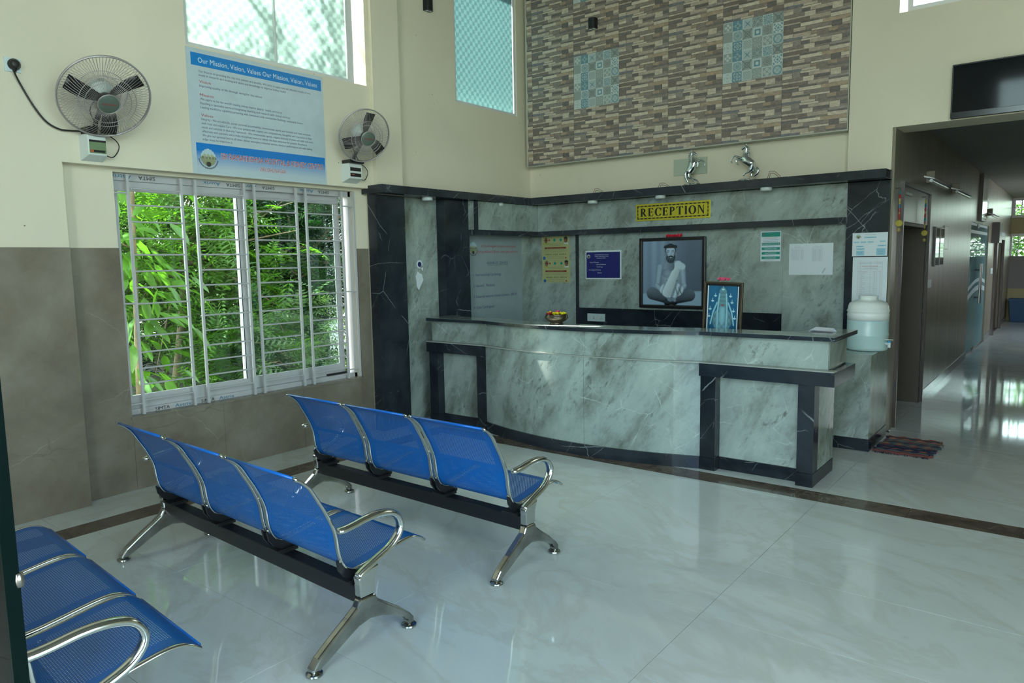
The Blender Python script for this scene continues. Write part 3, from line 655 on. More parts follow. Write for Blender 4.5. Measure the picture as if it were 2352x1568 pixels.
def patt(U, V):
    """6 x 3 small ornamental squares, each with its own motif"""
    i = np.minimum((U*6).astype(int), 5); j = np.minimum((V*3).astype(int), 2)
    x = (U*6-i)*2-1; y = (V*3-j)*2-1; r = np.hypot(x, y); t = np.arctan2(y, x); ax, ay = np.abs(x), np.abs(y); mx = np.maximum(ax, ay)
    kind = j*6+i
    wht = np.array([0.56, 0.64, 0.63]); tl = np.array([0.15, 0.29, 0.35]); gy = np.array([0.33, 0.375, 0.36]); dk = np.array([0.19, 0.23, 0.235]); pl = np.array([0.44, 0.53, 0.53])
    M = [ (np.minimum(np.hypot(ax-.45, ay), np.hypot(ax, ay-.45)) < .27, wht, gy, wht),
          ((np.cos(4*t)*0.25+.5 > r) ^ (np.abs(x*y) < .02), pl, tl, None),
          ((mx < .72) & ((np.abs(ax-ay) < .16*(1.1-r)) ), tl, pl, wht),
          ((np.sin(r*19)*np.cos(8*t) > .1), pl, dk, None),
          ((np.sin(12*t)*np.cos(7*r) > .0) & (np.abs(ax-ay) > .08), tl, pl, wht),
          ((np.abs(ax-ay) < .12) | (np.abs(r-.35) < .08) | (np.abs(r-.8) < .05), dk, gy, None),
          ((np.sin(x*17)*np.sin(y*17) > .25), dk, gy, None),
          ((np.abs(r-.82) < .07) | ((r < .7) & (np.cos(12*t) > .7)), tl, pl, wht),
          ((np.abs(ax-ay) < .13) | (np.abs(r-.5) < .08), dk, gy, None),
          ((mx < .55) & (r > .36), tl, wht, pl),
          ((np.abs(r-.62-.14*np.cos(8*t)) < .08) | (np.abs(r-.25) < .07), dk, gy, None),
          ((np.cos(8*t)+np.sin(14*r) > .3), tl, wht, wht),
          ((np.abs(r-.55-.2*np.cos(4*t)) < .06) | (r < .15), gy, wht, wht),
          ((np.cos(4*t)*np.cos(11*r) > .15), pl, tl, None),
          ((np.sin((ax+ay)*13) > .35), gy, pl, wht),
          ((np.cos(8*t) > .55) & (r > .2) & (r < .85), pl, gy, None),
          ((np.abs(np.hypot(ax-.5, ay)-.2) < .08) | (np.abs(np.hypot(ax, ay-.5)-.2) < .08), wht, gy, wht),
          ((np.abs(r-.78) < .09) | (np.abs(ax-ay) < .08), tl, pl, None)]
    C = np.zeros(U.shape+(3,))
    for k, (m, a, b, bd) in enumerate(M):
        s = kind == k
        col = np.where(m[..., None], a, b)
        if bd is not None: col = np.where((mx > .86)[..., None], bd, col)
        C[s] = col[s]
    return C
me_full = stone_tile_mesh(); me_half = stone_tile_mesh(0.87, 1.0)
me_part0 = stone_tile_mesh(0, 1, 0, 1)
me_patt = picmesh('tile', TW-0.0016, TH-0.0016, 132, 66, patt, PATT)
clad = struct(box1('trim_2', plain('cladding_edge', (0.50, 0.52, 0.44), 0.6), -5.2, -1.667, YT+0.006, YW, 2.692, CH), 'grey and cream stone-look tile cladding on the upper back wall')
xr = -1.674; z0 = 2.7
for r in range(9):
    for c in range(7):
        xl = xr-TW*(c+1); zb = z0+TH*r
        pz = (r in (2, 3) and c in (1, 4)) or (r in (6, 7) and c == 4)
        if zb > CH-0.1: continue
        if pz:
            o = link('patterned_tile', me_patt, clad); o.location = Vector((xl+0.0008, YT+0.003, zb+0.0008))-clad.location; o.rotation_euler = (math.pi/2, 0, 0)
        elif c == 6:
            o = link('tile', me_half, clad); o.location = Vector((xl, YT+0.003, zb))-clad.location
        else:
            o = link('tile', me_full, clad); o.location = Vector((xl, YT+0.003, zb))-clad.location
me_patt.name = 'patterned_tile'

# ------------------------------------------------------------------ reception surround (marble cladding of the alcove)
YG = 7.08                                         # green panel face
alc = struct(box1('wall_reception', GROUT, -5.26, -1.315, YG+0.004, YW, 0.0, 2.30), 'marble lining of the reception alcove')
def al(name, m, x0, x1, y0, y1, z0, z1, bev=0.0015): return obj(name, MB().box(x0, x1, y0, y1, z0, z1), m, alc, bevel=bev)
P = lambda px, py: ony(px, py, YG)
xs1, xs2, xs3 = P(1324, 640)[0], P(1331, 640)[0], P(1798, 640)[0]; xpl = P(1946, 640)[0]
zb1, zb0 = P(1340, 706)[2], 0.78
SZ0, SZ1, SZT = 1.878, 1.935, 2.235               # soffit bottom, trim top, soffit top
al('marble_panel', GREEN, XB-0.005, xs1-0.001, YG-0.012, YG+0.01, 0.0, SZ0)
al('marble_strip', BLACK, xs1, xs2, YG-0.016, YG+0.01, 0.0, SZ0)
xm = P(1600, 640)[0]
al('marble_panel', GREEN, xs2+0.001, xm, YG-0.012, YG+0.01, zb1, SZ0); al('marble_panel', GREEN, xm+0.0012, xs3-0.001, YG-0.012, YG+0.01, zb1, SZ0)
al('marble_strip', BLACK, xs2+0.001, P(1465, 730)[0], YG-0.014, YG+0.01, zb0-0.3, zb1-0.001); al('marble_strip', BLACK, P(1465, 730)[0]+0.001, xs3-0.001, YG-0.014, YG+0.01, zb0-0.3, zb1-0.001)
al('marble_panel', GREEN, xs3, xpl, YG-0.012, YG+0.01, 0.0, SZ0)
al('marble_panel', GREEN, xs2+0.001, xs3-0.001, YG-0.012, YG+0.01, 0.0, zb0-0.301)
YS, XS = 6.955, -5.05                             # soffit faces
soy = onx(1088, 500, XS)[1]
xso = -1.652
for a, b in ((XS, -3.95), (-3.95, -2.75), (-2.75, xso)): al('marble_panel', GREEN, a+0.0006, b-0.0006, YS, YG-0.012, SZ1, SZT)
al('marble_trim', BLACK, XS-0.006, xso, YS-0.008, YG-0.012, SZ0, SZ1)
al('marble_panel', GREEN, XB, XS, soy, YS-0.0005, SZ1, SZT); al('marble_trim', BLACK, XB, XS+0.008, soy, YS-0.0085, SZ0, SZ1)
al('marble_strip', BLACK, XS, XS+0.004, soy, soy+0.07, SZ1, SZT)
# right black pier, left piers
al('black_pier', BLACK, xpl+0.001, -1.312, YS+0.012, YG+0.01, 0.0, 2.235)
al('black_pier', BLACK, -5.262, -5.142, 4.545, 4.905, 0.0, 2.235)
al('black_pier', BLACK, XB, -5.125, 5.44, 5.82, 0.0, 2.235)
al('marble_panel', GREEN, XB-0.012, XB+0.001, 4.905, 5.44, 0.0, 2.235); al('marble_panel', GREEN, XB-0.012, XB+0.001, 5.82, YG-0.012, 0.0, SZ0)
# black ledge round the top
XLg, YLg = -5.0, 6.75
mb = MB(); mb.prism([(-5.285, 4.50), (XLg, 4.50), (XLg, YLg), (-1.305, YLg), (-1.305, YW), (-5.255, YW), (-5.255, 4.91), (-5.285, 4.91)], 2.238, 2.312)
struct(obj('trim_3', mb, BLACK, bevel=0.002), 'black marble ledge capping the reception alcove')

# ------------------------------------------------------------------ reception counter
def B(x): return max(0.0, 1-((x+3.25)/1.075)**2)
ct = thing('reception_counter', 'long bow-fronted reception counter clad in pale green marble framed with black marble', 'counter', (-3.15, 5.4, 0))
def cp(name, m, mb, bev=0.0015): return obj(name, mb, m, ct, bevel=bev)
arc = [-4.325+(-2.195+4.325)*k/22 for k in range(23)]
full = [-5.035]+arc+[-1.29]
CL, CR = -5.05, -1.247
yc = lambda x: 5.10-0.20*B(x)
ypl = lambda x: 5.085-0.20*B(x)
yup = lambda x: 5.12-0.20*B(x)
ysl = lambda x: 5.055-0.185*B(x)
slabx = [CL]+arc+[CR]
yrr = lambda x: 5.345-0.18*B(x)
def slabpoly(e):
    f_ = [(x, ysl(x)+e) for x in [CL+e]+arc+[CR-e]]
    back = [(CR-e, 5.68-e), (-1.55+e, 5.68-e), (-1.55+e, 5.345-e)]+[(x, yrr(x)-e) for x in reversed(arc) if x < -2.2]+[(-4.93, 5.345-e), (-4.93, 5.44-e), (CL+e, 5.44-e)]
    return f_+back
cp('counter_edge', BLACK, MB().prism(slabpoly(0), 1.026, 1.0545), 0)
cp('counter_top', GREEN, MB().prism(slabpoly(0.004), 1.0545, 1.0555), 0)
xmid = -3.12
cp('upper_panel', GREEN, MB().curvepanel([-5.035]+[x for x in arc if x < xmid]+[xmid-0.001], yup, 0.02, 0.826, 1.026), 0)
xk = -2.13
cp('upper_panel', GREEN, MB().curvepanel([xmid+0.001]+[x for x in arc if x > xmid]+[xk-0.001], yup, 0.02, 0.826, 1.026), 0)
cp('upper_panel', GREEN, MB().curvepanel([xk+0.0004, -1.30], yup, 0.02, 0.826, 1.026), 0)
cp('side_panel', GREEN, MB().box(-1.312, -1.298, 5.14, 5.60, 0.826, 1.026)); cp('side_panel', GREEN, MB().box(-5.035, -5.02, 5.14, 5.60, 0.826, 1.026))
cp('ledge_lip', plain('lip_marble', (0.34, 0.36, 0.33), 0.2), MB().curvepanel([-5.045]+arc+[-1.243], lambda x: 5.045-0.155*B(x), 0.08, 0.818, 0.8255), 0)
# lower curved panels with the joint, curved plinth
cp('curved_panel', GREEN, MB().curvepanel([x for x in arc if x < xmid-0.02]+[xmid-0.0015], yc, 0.03, 0.095, 0.817), 0)
cp('curved_panel', GREEN, MB().curvepanel([xmid+0.0015]+[x for x in arc if x > xmid+0.02], yc, 0.03, 0.095, 0.817), 0)
cp('plinth', BLACK, MB().curvepanel(arc, ypl, 0.03, 0.0, 0.094), 0)
# framed bays either side
for side in (0, 1):
    if side: xa, xb, pa, pb, lx = -2.195, -1.372, -2.075, -1.482, -1.24
    else: xa, xb, pa, pb, lx = -5.045, -4.325, -4.93, -4.425, -5.05
    cp('frame_post', BLACK, MB().box(xa, pa, 5.08, 5.20, 0.095, 0.72)); cp('frame_post', BLACK, MB().box(pb, xb, 5.08, 5.20, 0.095, 0.72))
    cp('post_foot', BLACK, MB().box(xa-0.003, pa+0.003, 5.074, 5.20, 0.0, 0.0945)); cp('post_foot', BLACK, MB().box(pb-0.003, xb+(0.003 if side else -0.001), 5.074, 5.20, 0.0, 0.0945))
    cp('frame_beam', BLACK, MB().box(xa if side else lx, lx if side else xb, 5.048, 5.615 if side else 5.20, 0.7205, 0.8175))
    cp('recessed_panel', GREEN, MB().box(pa, pb, 5.165, 5.185, 0.095, 0.72)); cp('plinth', BLACK, MB().box(pa+0.0035, pb-0.0035, 5.155, 5.185, 0.0, 0.0945))
cp('side_panel', GREEN, MB().box(-1.395, -1.373, 5.2005, 5.60, 0.095, 0.72)); cp('plinth', BLACK, MB().box(-1.396, -1.370, 5.2005, 5.603, 0.0, 0.0945))
cp('side_panel', GREEN, MB().box(-5.045, -5.025, 5.2005, 5.60, 0.0, 0.817))
cp('carcass', DARK, MB().box(-5.02, -1.40, 5.19, 5.33, 0.0, 1.02), 0)
cp('side_return', DARK, MB().box(-1.54, -1.40, 5.33, 5.58, 0.0, 1.02), 0)
cp('rear_worktop', GREEN, MB().box(-5.0, -1.56, 5.36, 5.85, 0.88, 0.905), 0); cp('rear_support', DARK, MB().box(-4.9, -1.6, 5.42, 5.8, 0.0, 0.88), 0)

# side cabinet with the water can
cab = thing('marble_pedestal', 'green marble pedestal with dark plinth standing under the water can beside the corridor', 'pedestal', (-1.5, 6.65, 0))
obj('front_panel', MB().box(-1.66, -1.275, 6.30, 6.32, 0.10, 0.775), GREEN, cab, bevel=0.001); obj('side_panel', MB().box(-1.289, -1.274, 6.3205, 6.96, 0.10, 0.775), GREEN, cab, bevel=0.001)
obj('top', MB().box(-1.66, -1.27, 6.295, 6.96, 0.776, 0.795), GREEN, cab, bevel=0.001); obj('plinth', MB().box(-1.66, -1.268, 6.292, 6.96, 0, 0.099), BLACK, cab, bevel=0.001)
obj('body', MB().box(-1.65, -1.29, 6.325, 6.96, 0.1, 0.77), DARK, cab)
cc = ony(1993, 745, 6.66); cx, cy = cc[0], 6.66
can = thing('water_can', 'translucent white ribbed plastic water can part filled with water on the marble pedestal', 'water can', (cx, cy, 0.796))
m, n, b = newmat('milky_plastic'); b.inputs['Base Color'].default_value = (0.80, 0.86, 0.84, 1); b.inputs['Roughness'].default_value = 0.3; b.inputs['Subsurface Weight'].default_value = 0.3; b.inputs['Subsurface Radius'].default_value = (0.05, 0.06, 0.06)
MILK = m; m, n, b = newmat('water_filled_plastic'); b.inputs['Base Color'].default_value = (0.50, 0.69, 0.71, 1); b.inputs['Roughness'].default_value = 0.28; b.inputs['Subsurface Weight'].default_value = 0.3
MILKW = m; R0 = 0.163
obj('lower_body', MB().lathe([(R0*0.90, 0.0), (R0*0.97, 0.008), (R0*0.99, 0.03), (R0*0.99, 0.115), (R0*1.005, 0.122), (R0*1.005, 0.14), (R0*0.985, 0.147), (R0*0.985, 0.245), (R0*0.985, 0.255)], (cx, cy, 0.796), 40), MILKW, can, smooth='all')
obj('upper_body', MB().lathe([(R0*0.985, 0.255), (R0*0.985, 0.285), (R0*1.0, 0.29), (R0*1.0, 0.305), (R0*0.98, 0.31), (R0*0.98, 0.322), (R0*1.01, 0.328), (R0*1.01, 0.338), (R0*0.975, 0.345), (R0*0.95, 0.375), (R0*0.88, 0.40), (R0*0.62, 0.418), (R0*0.45, 0.424), (R0*0.44, 0.45), (R0*0.47, 0.452), (R0*0.47, 0.458), (R0*0.40, 0.46), (0, 0.46)], (cx, cy, 0.796), 40), MILK, can, smooth='all')
tp = (cx+0.155, cy-0.06, 0.86)
obj('tap', MB().tube([tp, (tp[0]+0.03, tp[1]-0.02, tp[2])], 0.012, 8).tube([(tp[0]+0.03, tp[1]-0.02, tp[2]-0.03), (tp[0]+0.03, tp[1]-0.02, tp[2]+0.012)], 0.012, 8), WPLAS, can, smooth=True)
obj('tap_collar', MB().tube([(tp[0]+0.03, tp[1]-0.02, tp[2]+0.012), (tp[0]+0.03, tp[1]-0.02, tp[2]+0.026)], 0.014, 10), plain('tap_blue', (0.01, 0.3, 0.55), 0.4), can, smooth=True)
obj('tap_lever', MB().box(tp[0]-0.005, tp[0]+0.06, tp[1]-0.024, tp[1]-0.016, tp[2]+0.034, tp[2]+0.039), WPLAS, can)

# downlight pucks under the ledge
PUCK = plain('puck_diffuser', (0.62, 0.68, 0.68), 0.4)
pucks = []
for (px, py, side, lab) in ((981, 453, 'L', 'white round surface light under the ledge over the torn sticker'), (1145, 462, 'L', 'white round surface light under the ledge above the grey service list'),
        (1361, 458, 'B', 'white round surface light under the ledge left of the RECEPTION plate'), (1517, 447, 'B', 'white round surface light under the ledge right above the RECEPTION plate'),
        (1760, 428, 'B', 'white round surface light under the ledge right of the horses')):
    p = onx(px, py, -5.09) if side == 'L' else ony(px, py, 6.82)
    if not pucks:
        t = thing('puck_light', lab, 'ceiling light', (p[0], p[1], 2.2375), group='round lights under the reception ledge')
        part('body', MB().lathe([(0.0, -0.001), (0.052, -0.001), (0.055, -0.012), (0.055, -0.024)], n=24), WPLAS, t, smooth=True)
        part('diffuser', MB().lathe([(0.055, -0.024), (0.048, -0.034), (0.0, -0.036)], n=24), PUCK, t, smooth=True)
        pucks.append(t)
    else: pucks.append(dup(pucks[0], (p[0], p[1], 2.2375), label=lab))
# thin cable loops poking over the ledge
for (px, py, lab) in ((1372, 450, 'thin wire loop poking over the black ledge left of the horses'), (1522, 434, 'thin wire loop poking over the ledge above the RECEPTION plate'), (1775, 405, 'thin red and black wire loop lying on the ledge right of the horses')):
    p = ony(px, py, 6.80); z = 2.3135
    mb = MB()
    for k in range(2):
        w = 0.05-0.012*k; h = 0.045-0.02*k+(0.02 if px > 1700 else 0)
        mb.tube([(p[0]-w, 6.80+0.02*k, z+0.001), (p[0]-w*0.6, 6.80, z+h), (p[0]+w*0.3, 6.80, z+h*0.95), (p[0]+w*1.2, 6.81, z+h*0.3), (p[0]+w*1.3, 6.82, z+0.001)], 0.0022, 5)
    tag(obj('wire_loop', mb, plain('wire_insulation', (0.10, 0.015, 0.012), 0.5), smooth=True), lab, 'wire', 'wires on the reception ledge')

# ------------------------------------------------------------------ plates, frames and notices in the alcove
def quad(pts, side, plane):
    P = [onx(x, y, plane) if side == 'L' else ony(x, y, plane) for x, y in pts]
    u = [p[1] if side == 'L' else p[0] for p in P]; z = [p[2] for p in P]
    u0, u1 = (u[0]+u[3])/2, (u[1]+u[2])/2; z1, z0 = (z[0]+z[1])/2, (z[2]+z[3])/2
    org = (plane, u0, z0) if side == 'L' else (u0, plane, z0)
    return org, u1-u0, z1-z0
def poster(name, label, cat, pts, side, plane, m, group=None, t=0.001):
    org, w, h = quad(pts, side, plane)
    o = flat(name, label, cat, side, org, group)
    part('sheet', MB().box(0, w, 0, h, 0, t), m, o)
    return o, w, h
def logo(par, x, y, r):
    def f(U, V):
        C = np.zeros(U.shape+(3,)); C[:] = (0.45, 0.62, 0.70)
        X = (U-.5)*2; Y = (.5-V)*2
        bld = (Y < 0.12+0.10*np.cos(X*9)) & (Y > -0.9); C[bld] = (0.30, 0.33, 0.20)
        dome = np.zeros(U.shape, bool)
        for cx_ in (-.45, 0, .45): dome |= (np.hypot((X-cx_)*1.2, (Y-.15)*.8) < .22)
        C[dome] = (0.42, 0.45, 0.28)
        win = (np.sin(X*30) > .3) & (Y > -.1) & (Y < .1); C[win] = (.08, .09, .08)
        arch = (np.hypot(X, Y+.75) < .33); C[arch] = (.05, .045, .04)
        return C
    nseg = 28
    disc = MB(); disc.add([(x+r*math.cos(2*math.pi*k/nseg), y+r*1.05*math.sin(2*math.pi*k/nseg), 0.0014) for k in range(nseg)], [tuple(range(nseg))])
    me = picmesh('emblem', 2*r, 2.1*r, 24, 24, f, PIC, 0.0018)
    bm = bmesh.new(); bm.from_mesh(me)
    bmesh.ops.delete(bm, geom=[v for v in bm.verts if (v.co.x-r)**2+((v.co.y-1.05*r)/1.05)**2 > r*r*1.03], context='VERTS'); bm.to_mesh(me); bm.free()
    o = link('emblem', me, par); o.location = (x-r, y-1.05*r, 0)
    ring = MB()
    for k in range(26):
        a0 = math.pi*(1.05+0.9*k/26); a1 = a0+math.pi*0.9/26*0.62
        for ra, rb in ((1.12, 1.28),): ring.add([(x+r*ra*math.cos(a0), y+r*1.05*ra*math.sin(a0), .0018), (x+r*rb*math.cos(a0), y+r*1.05*rb*math.sin(a0), .0018), (x+r*rb*math.cos(a1), y+r*1.05*rb*math.sin(a1), .0018), (x+r*ra*math.cos(a1), y+r*1.05*ra*math.sin(a1), .0018)], [(0, 1, 2, 3)])
    part('emblem_ring', ring, INKK, par)

# brass RECEPTION plate with its own drawn serif capitals
o, w, h = None, None, None
org, w, h = quad([(1461, 471), (1632, 457.5), (1632, 500), (1461, 508)], 'B', YS-0.006)
o = flat('reception_sign', 'shiny yellow brass plate with black RECEPTION lettering on the marble soffit', 'sign', 'B', org)
part('plate', MB().box(0, w, 0, h, 0, 0.005), GOLD, o, bevel=0.001)
mb = MB(); e = 0.018; bw = 0.012; zz = 0.0056
def fr(mb, x0, x1, y0, y1, t, z): [mb.add([(a, c, z), (b, c, z), (b, d, z), (a, d, z)], [(0, 1, 2, 3)]) for a, b, c, d in ((x0, x1, y0, y0+t), (x0, x1, y1-t, y1), (x0, x0+t, y0+t, y1-t), (x1-t, x1, y0+t, y1-t))]
fr(mb, e, w-e, e, h-e, bw, zz); part('border', mb, INKK, o)
mb = MB()
def lens(cx_, cy_, a, b): mb.add([(cx_+a*math.cos(q), cy_+b*math.sin(q), zz+0.0004) for q in [2*math.pi*k/8 for k in range(8)]], [tuple(range(8))])
for k in range(17):
    x = e+0.03+(w-2*e-0.06)*k/16
    for y in (e+bw/2, h-e-bw/2): lens(x, y, 0.011, 0.0028)
for k in range(3):
    for x in (e+bw/2, w-e-bw/2): lens(x, h*0.3+h*0.2*k, 0.0028, 0.011)
part('border_inlay', mb, GOLD, o)['kind'] = 'stuff'
def bracket(mb, x, s=1): pass
def glyph(ch):
    """serif capitals in a unit-high box: list of polygons, and the advance width"""
    def arcband(cx_, cy_, ro, ri, ax, a0, a1, n=16, axi=None):
        axi = axi or ax; out = [(cx_+ro*ax*math.cos(a0+(a1-a0)*k/n), cy_+ro*math.sin(a0+(a1-a0)*k/n)) for k in range(n+1)]
        inn = [(cx_+ri*axi*math.cos(a0+(a1-a0)*k/n), cy_+ri*0.96*math.sin(a0+(a1-a0)*k/n)) for k in range(n+1)]
        return [[out[k], out[k+1], inn[k+1], inn[k]] for k in range(n)]
    def stem(x, w_=0.2): return [[(x, 0.04), (x+w_, 0.04), (x+w_, 0.96), (x, 0.96)], [(x-0.07, 0), (x+w_+0.07, 0), (x+w_, 0.06), (x, 0.06)], [(x, 0.94), (x+w_, 0.94), (x+w_+0.07, 1), (x-0.07, 1)]]
    pi = math.pi
    if ch == 'I': return stem(0.1), 0.42
    if ch in 'RP':
        p = stem(0.08)+arcband(0.30, 0.72, 0.28, 0.20, 1.15, -pi/2, pi/2, 12, 0.7)+[[(0.2, 0.93), (0.31, 0.93), (0.31, 1), (0.2, 1)], [(0.2, 0.44), (0.31, 0.44), (0.31, 0.51), (0.2, 0.51)]]
        if ch == 'R': p += [[(0.27, 0.48), (0.45, 0.50), (0.72, 0.06), (0.50, 0.06)], [(0.47, 0.0), (0.80, 0.0), (0.72, 0.07), (0.50, 0.07)]]; return p, 0.86
        return p, 0.74
    if ch == 'E': return stem(0.08)+[[(0.2, 0.93), (0.58, 0.93), (0.62, 1), (0.2, 1)], [(0.50, 0.93), (0.58, 0.93), (0.62, 1.0), (0.63, 0.76), (0.60, 0.76)], [(0.2, 0.0), (0.64, 0.0), (0.60, 0.07), (0.2, 0.07)], [(0.52, 0.07), (0.60, 0.07), (0.66, 0.27), (0.63, 0.27)], [(0.2, 0.49), (0.46, 0.49), (0.46, 0.55), (0.2, 0.55)], [(0.46, 0.38), (0.50, 0.38), (0.50, 0.66), (0.46, 0.66), (0.42, 0.52)]], 0.74
    if ch == 'T': return stem(0.30)+[[(0.06, 0.93), (0.74, 0.93), (0.74, 1), (0.06, 1)], [(0.02, 0.74), (0.06, 0.74), (0.16, 0.94), (0.04, 1)], [(0.78, 0.74), (0.76, 1), (0.64, 0.94), (0.74, 0.74)]], 0.84
    if ch in 'OC':
        a0, a1 = (0, 2*pi) if ch == 'O' else (pi*0.22, pi*1.80)
        out = []; n = 28
        for k in range(n):
            q = [a0+(a1-a0)*k/n, a0+(a1-a0)*(k+1)/n]
            out.append([(0.45+0.42*math.cos(q[0]), 0.5+0.52*math.sin(q[0])), (0.45+0.42*math.cos(q[1]), 0.5+0.52*math.sin(q[1])), (0.45+0.20*math.cos(q[1]), 0.5+0.45*math.sin(q[1])), (0.45+0.20*math.cos(q[0]), 0.5+0.45*math.sin(q[0]))])
        if ch == 'C': out += [[(0.70, 0.62), (0.76, 0.62), (0.80, 1.0), (0.66, 0.88)]]; return out, 0.86
        return out, 0.92
    if ch == 'N': return [[(0.10, 0.04), (0.17, 0.04), (0.17, 0.96), (0.10, 0.96)], [(0.03, 0), (0.24, 0), (0.17, 0.05), (0.10, 0.05)], [(0.02, 1), (0.30, 1), (0.72, 0.18), (0.72, -0.02), (0.64, -0.02), (0.14, 0.94)], [(0.66, 0.0), (0.73, 0.0), (0.73, 0.96), (0.66, 0.96)], [(0.59, 1), (0.80, 1), (0.73, 0.95), (0.66, 0.95)]], 0.86
mb = MB(); tot = sum(glyph(c)[1] for c in 'RECEPTION')+8*0.03; xx = 0.0; tw = w-0.105; th = h*0.48
for c in 'RECEPTION':
    g, adv = glyph(c)
    for p in g: mb.add([(0.052+(xx+a)/tot*tw, h*0.26+b*th, 0.0062) for a, b in p], [tuple(range(len(p)))])
    xx += adv+0.03
part('lettering', mb, INKK, o)

# vinyl SCOPE OF SERVICE list on the side wall
o, w, h = poster('service_list_poster', 'tall grey vinyl SCOPE OF SERVICE list with red Tamil heading on the alcove side wall', 'poster', [(1073, 541), (1197, 541), (1201, 745), (1077, 760)], 'L', XB+0.003, GREYV)
text('heading', [('ஸ்ரீ ராமகிருஷ்ணா மருத்துவமனை மற்றும்', w*0.56, h*0.875, w*0.66, h*0.024, 'c'), ('ஸ்ரீ ஞானேஸ்வரி இருதய மையத்தின் நோக்கம்', w*0.55, h*0.815, w*0.74, h*0.024, 'c')], INKR, o)
ln = [('SCOPE OF SERVICE', w*0.53, h*0.695, w*0.38, h*0.026, 'c')]
for k, (s, ww) in enumerate((('1. Interventional Cardiology', .50), ('2. General   Medicine', .38), ('3. Enhanced external counter pulsation  (EECP)', .80), ('4. Echo Cardiogram', .36), ('5. Dialysis', .18), ('6. 24 Hrs Casualty', .34))): ln.append((s, w*0.09, h*(0.572-0.115*k), w*ww, h*0.029, 'l'))
text('lettering', ln, INKB, o)
part('underline', MB().box(w*0.34, w*0.72, h*0.683, h*0.686, 0.001, 0.0016), INKB, o); logo(o, w*0.10, h*0.865, w*0.065)

# two yellow scheme notices
def face(hair, spec):
    def f(U, V):
        C = np.zeros(U.shape+(3,)); C[:] = (0.40, 0.42, 0.20)
        C[(np.hypot((U-.55)/.42, (V-1.05)/.32) < 1)] = (0.55, 0.66, 0.70) if not spec else (0.46, 0.44, 0.06)
        hd = np.hypot((U-.5)/.30, (V-.45)/.40) < 1; C[hd] = (0.25, 0.12, 0.07)
        sh = hd & (U > .62); C[sh] = (0.15, 0.07, 0.045)
        if hair: C[(np.hypot((U-.5)/.34, (V-.30)/.30) < 1) & (V < .30+.1*np.abs(U-.5))] = (0.02, 0.02, 0.02)
        if spec: C[(np.abs(V-.42) < .05) & (np.abs(U-.5) < .26)] = (0.02, 0.02, 0.02)
        else: C[(np.abs(V-.42) < .02) & (np.abs(np.abs(U-.5)-.12) < .06)] = (0.03, 0.02, 0.02)
        C[(np.abs(V-.62) < .015) & (np.abs(U-.5) < .09)] = (0.30, 0.08, 0.06)
        return C
    return f
YELN = plain('pale_yellow_paper', (0.40, 0.42, 0.20), 0.5)
for k, (pts, lab, tamil) in enumerate((([(1243, 544), (1307, 541), (1310, 594), (1246, 598)], 'pale yellow scheme notice with two portraits, the upper one with Tamil text', True), ([(1245, 598), (1309, 594.5), (1311, 648), (1247, 649)], 'pale yellow scheme notice headed CASHLESS TREATMENT below its Tamil twin', False))):
    o, w, h = poster('scheme_notice', lab, 'notice', pts, 'B', YG-0.014, YELN, 'yellow scheme notices')
    for nm, x, f in (('portrait_print', w*0.06, face(False, True)), ('portrait_print', w*0.77, face(True, False))):
        q = link(nm, picmesh(nm, w*0.19, h*0.32, 14, 20, f, PIC, 0.0014), o); q.location = (x, h*0.66, 0)
    part('red_band', MB().box(w*0.11, w*0.87, h*0.465, h*0.535, 0.001, 0.0014), plain('dark_red_print', (0.20, 0.02, 0.008), 0.5), o)
    text('band_lettering', [('சிறு முதல் உயர் காப்பீடு திட்டம்' if tamil else 'CASHLESS TREATMENT', w*0.48, h*0.482, w*0.60, h*0.035, 'c')], YELN, o, 0.002)
    text('lettering', [('முதலமைச்சரின் விரிவான மருத்துவ' if tamil else 'THE CHIEF MINISTER HEALTH INSURANCE SCHEME', w*0.47, h*0.66, w*0.60, h*0.025, 'c'), ('காப்பீட்டு திட்டம்' if tamil else 'PUDUCHERRY UNITED INDIA', w*0.47, h*0.60, w*0.42, h*0.022, 'c'),
        ('1800 425 3993', w*0.5, h*0.20, w*0.74, h*0.055, 'c')]+[(s, w*0.5, h*(0.43-0.035*i), w*0.82, h*0.014, 'c') for i, s in enumerate(('for all enrolled families covered under this scheme treatment', 'is provided free of cost at this hospital for listed packages only', 'patients may call the number below for help and complaints', 'available on all days for twenty four hours'))]+[('website and helpline details are given at the desk', w*0.5, h*0.13, w*0.6, h*0.016, 'c'), ('authorised by the state health society', w*0.5, h*0.06, w*0.6, h*0.018, 'c')], INKK, o)
    mb = MB(); mb.lathe([(w*0.05, 0.001), (w*0.05, 0.0015)], (w*0.09, h*0.07, 0), 16); part('round_mark', mb, plain('blue_mark', (0.02, 0.12, 0.35), 0.5), o)
    mb = MB(); mb.box(w*0.25, w*0.30, h*0.80, h*0.88, .001, .0014); mb.lathe([(w*0.025, .001), (w*0.025, .0014)], (w*0.86, h*0.075, 0), 10); part('red_mark', mb, INKR, o)
    mb = MB()
    for q in (0.46, 0.69): mb.lathe([(w*0.042, 0.001), (w*0.042, 0.0014), (w*0.028, .0014)], (w*q, h*0.84, 0), 14)
    part('green_mark', mb, TEALP, o)

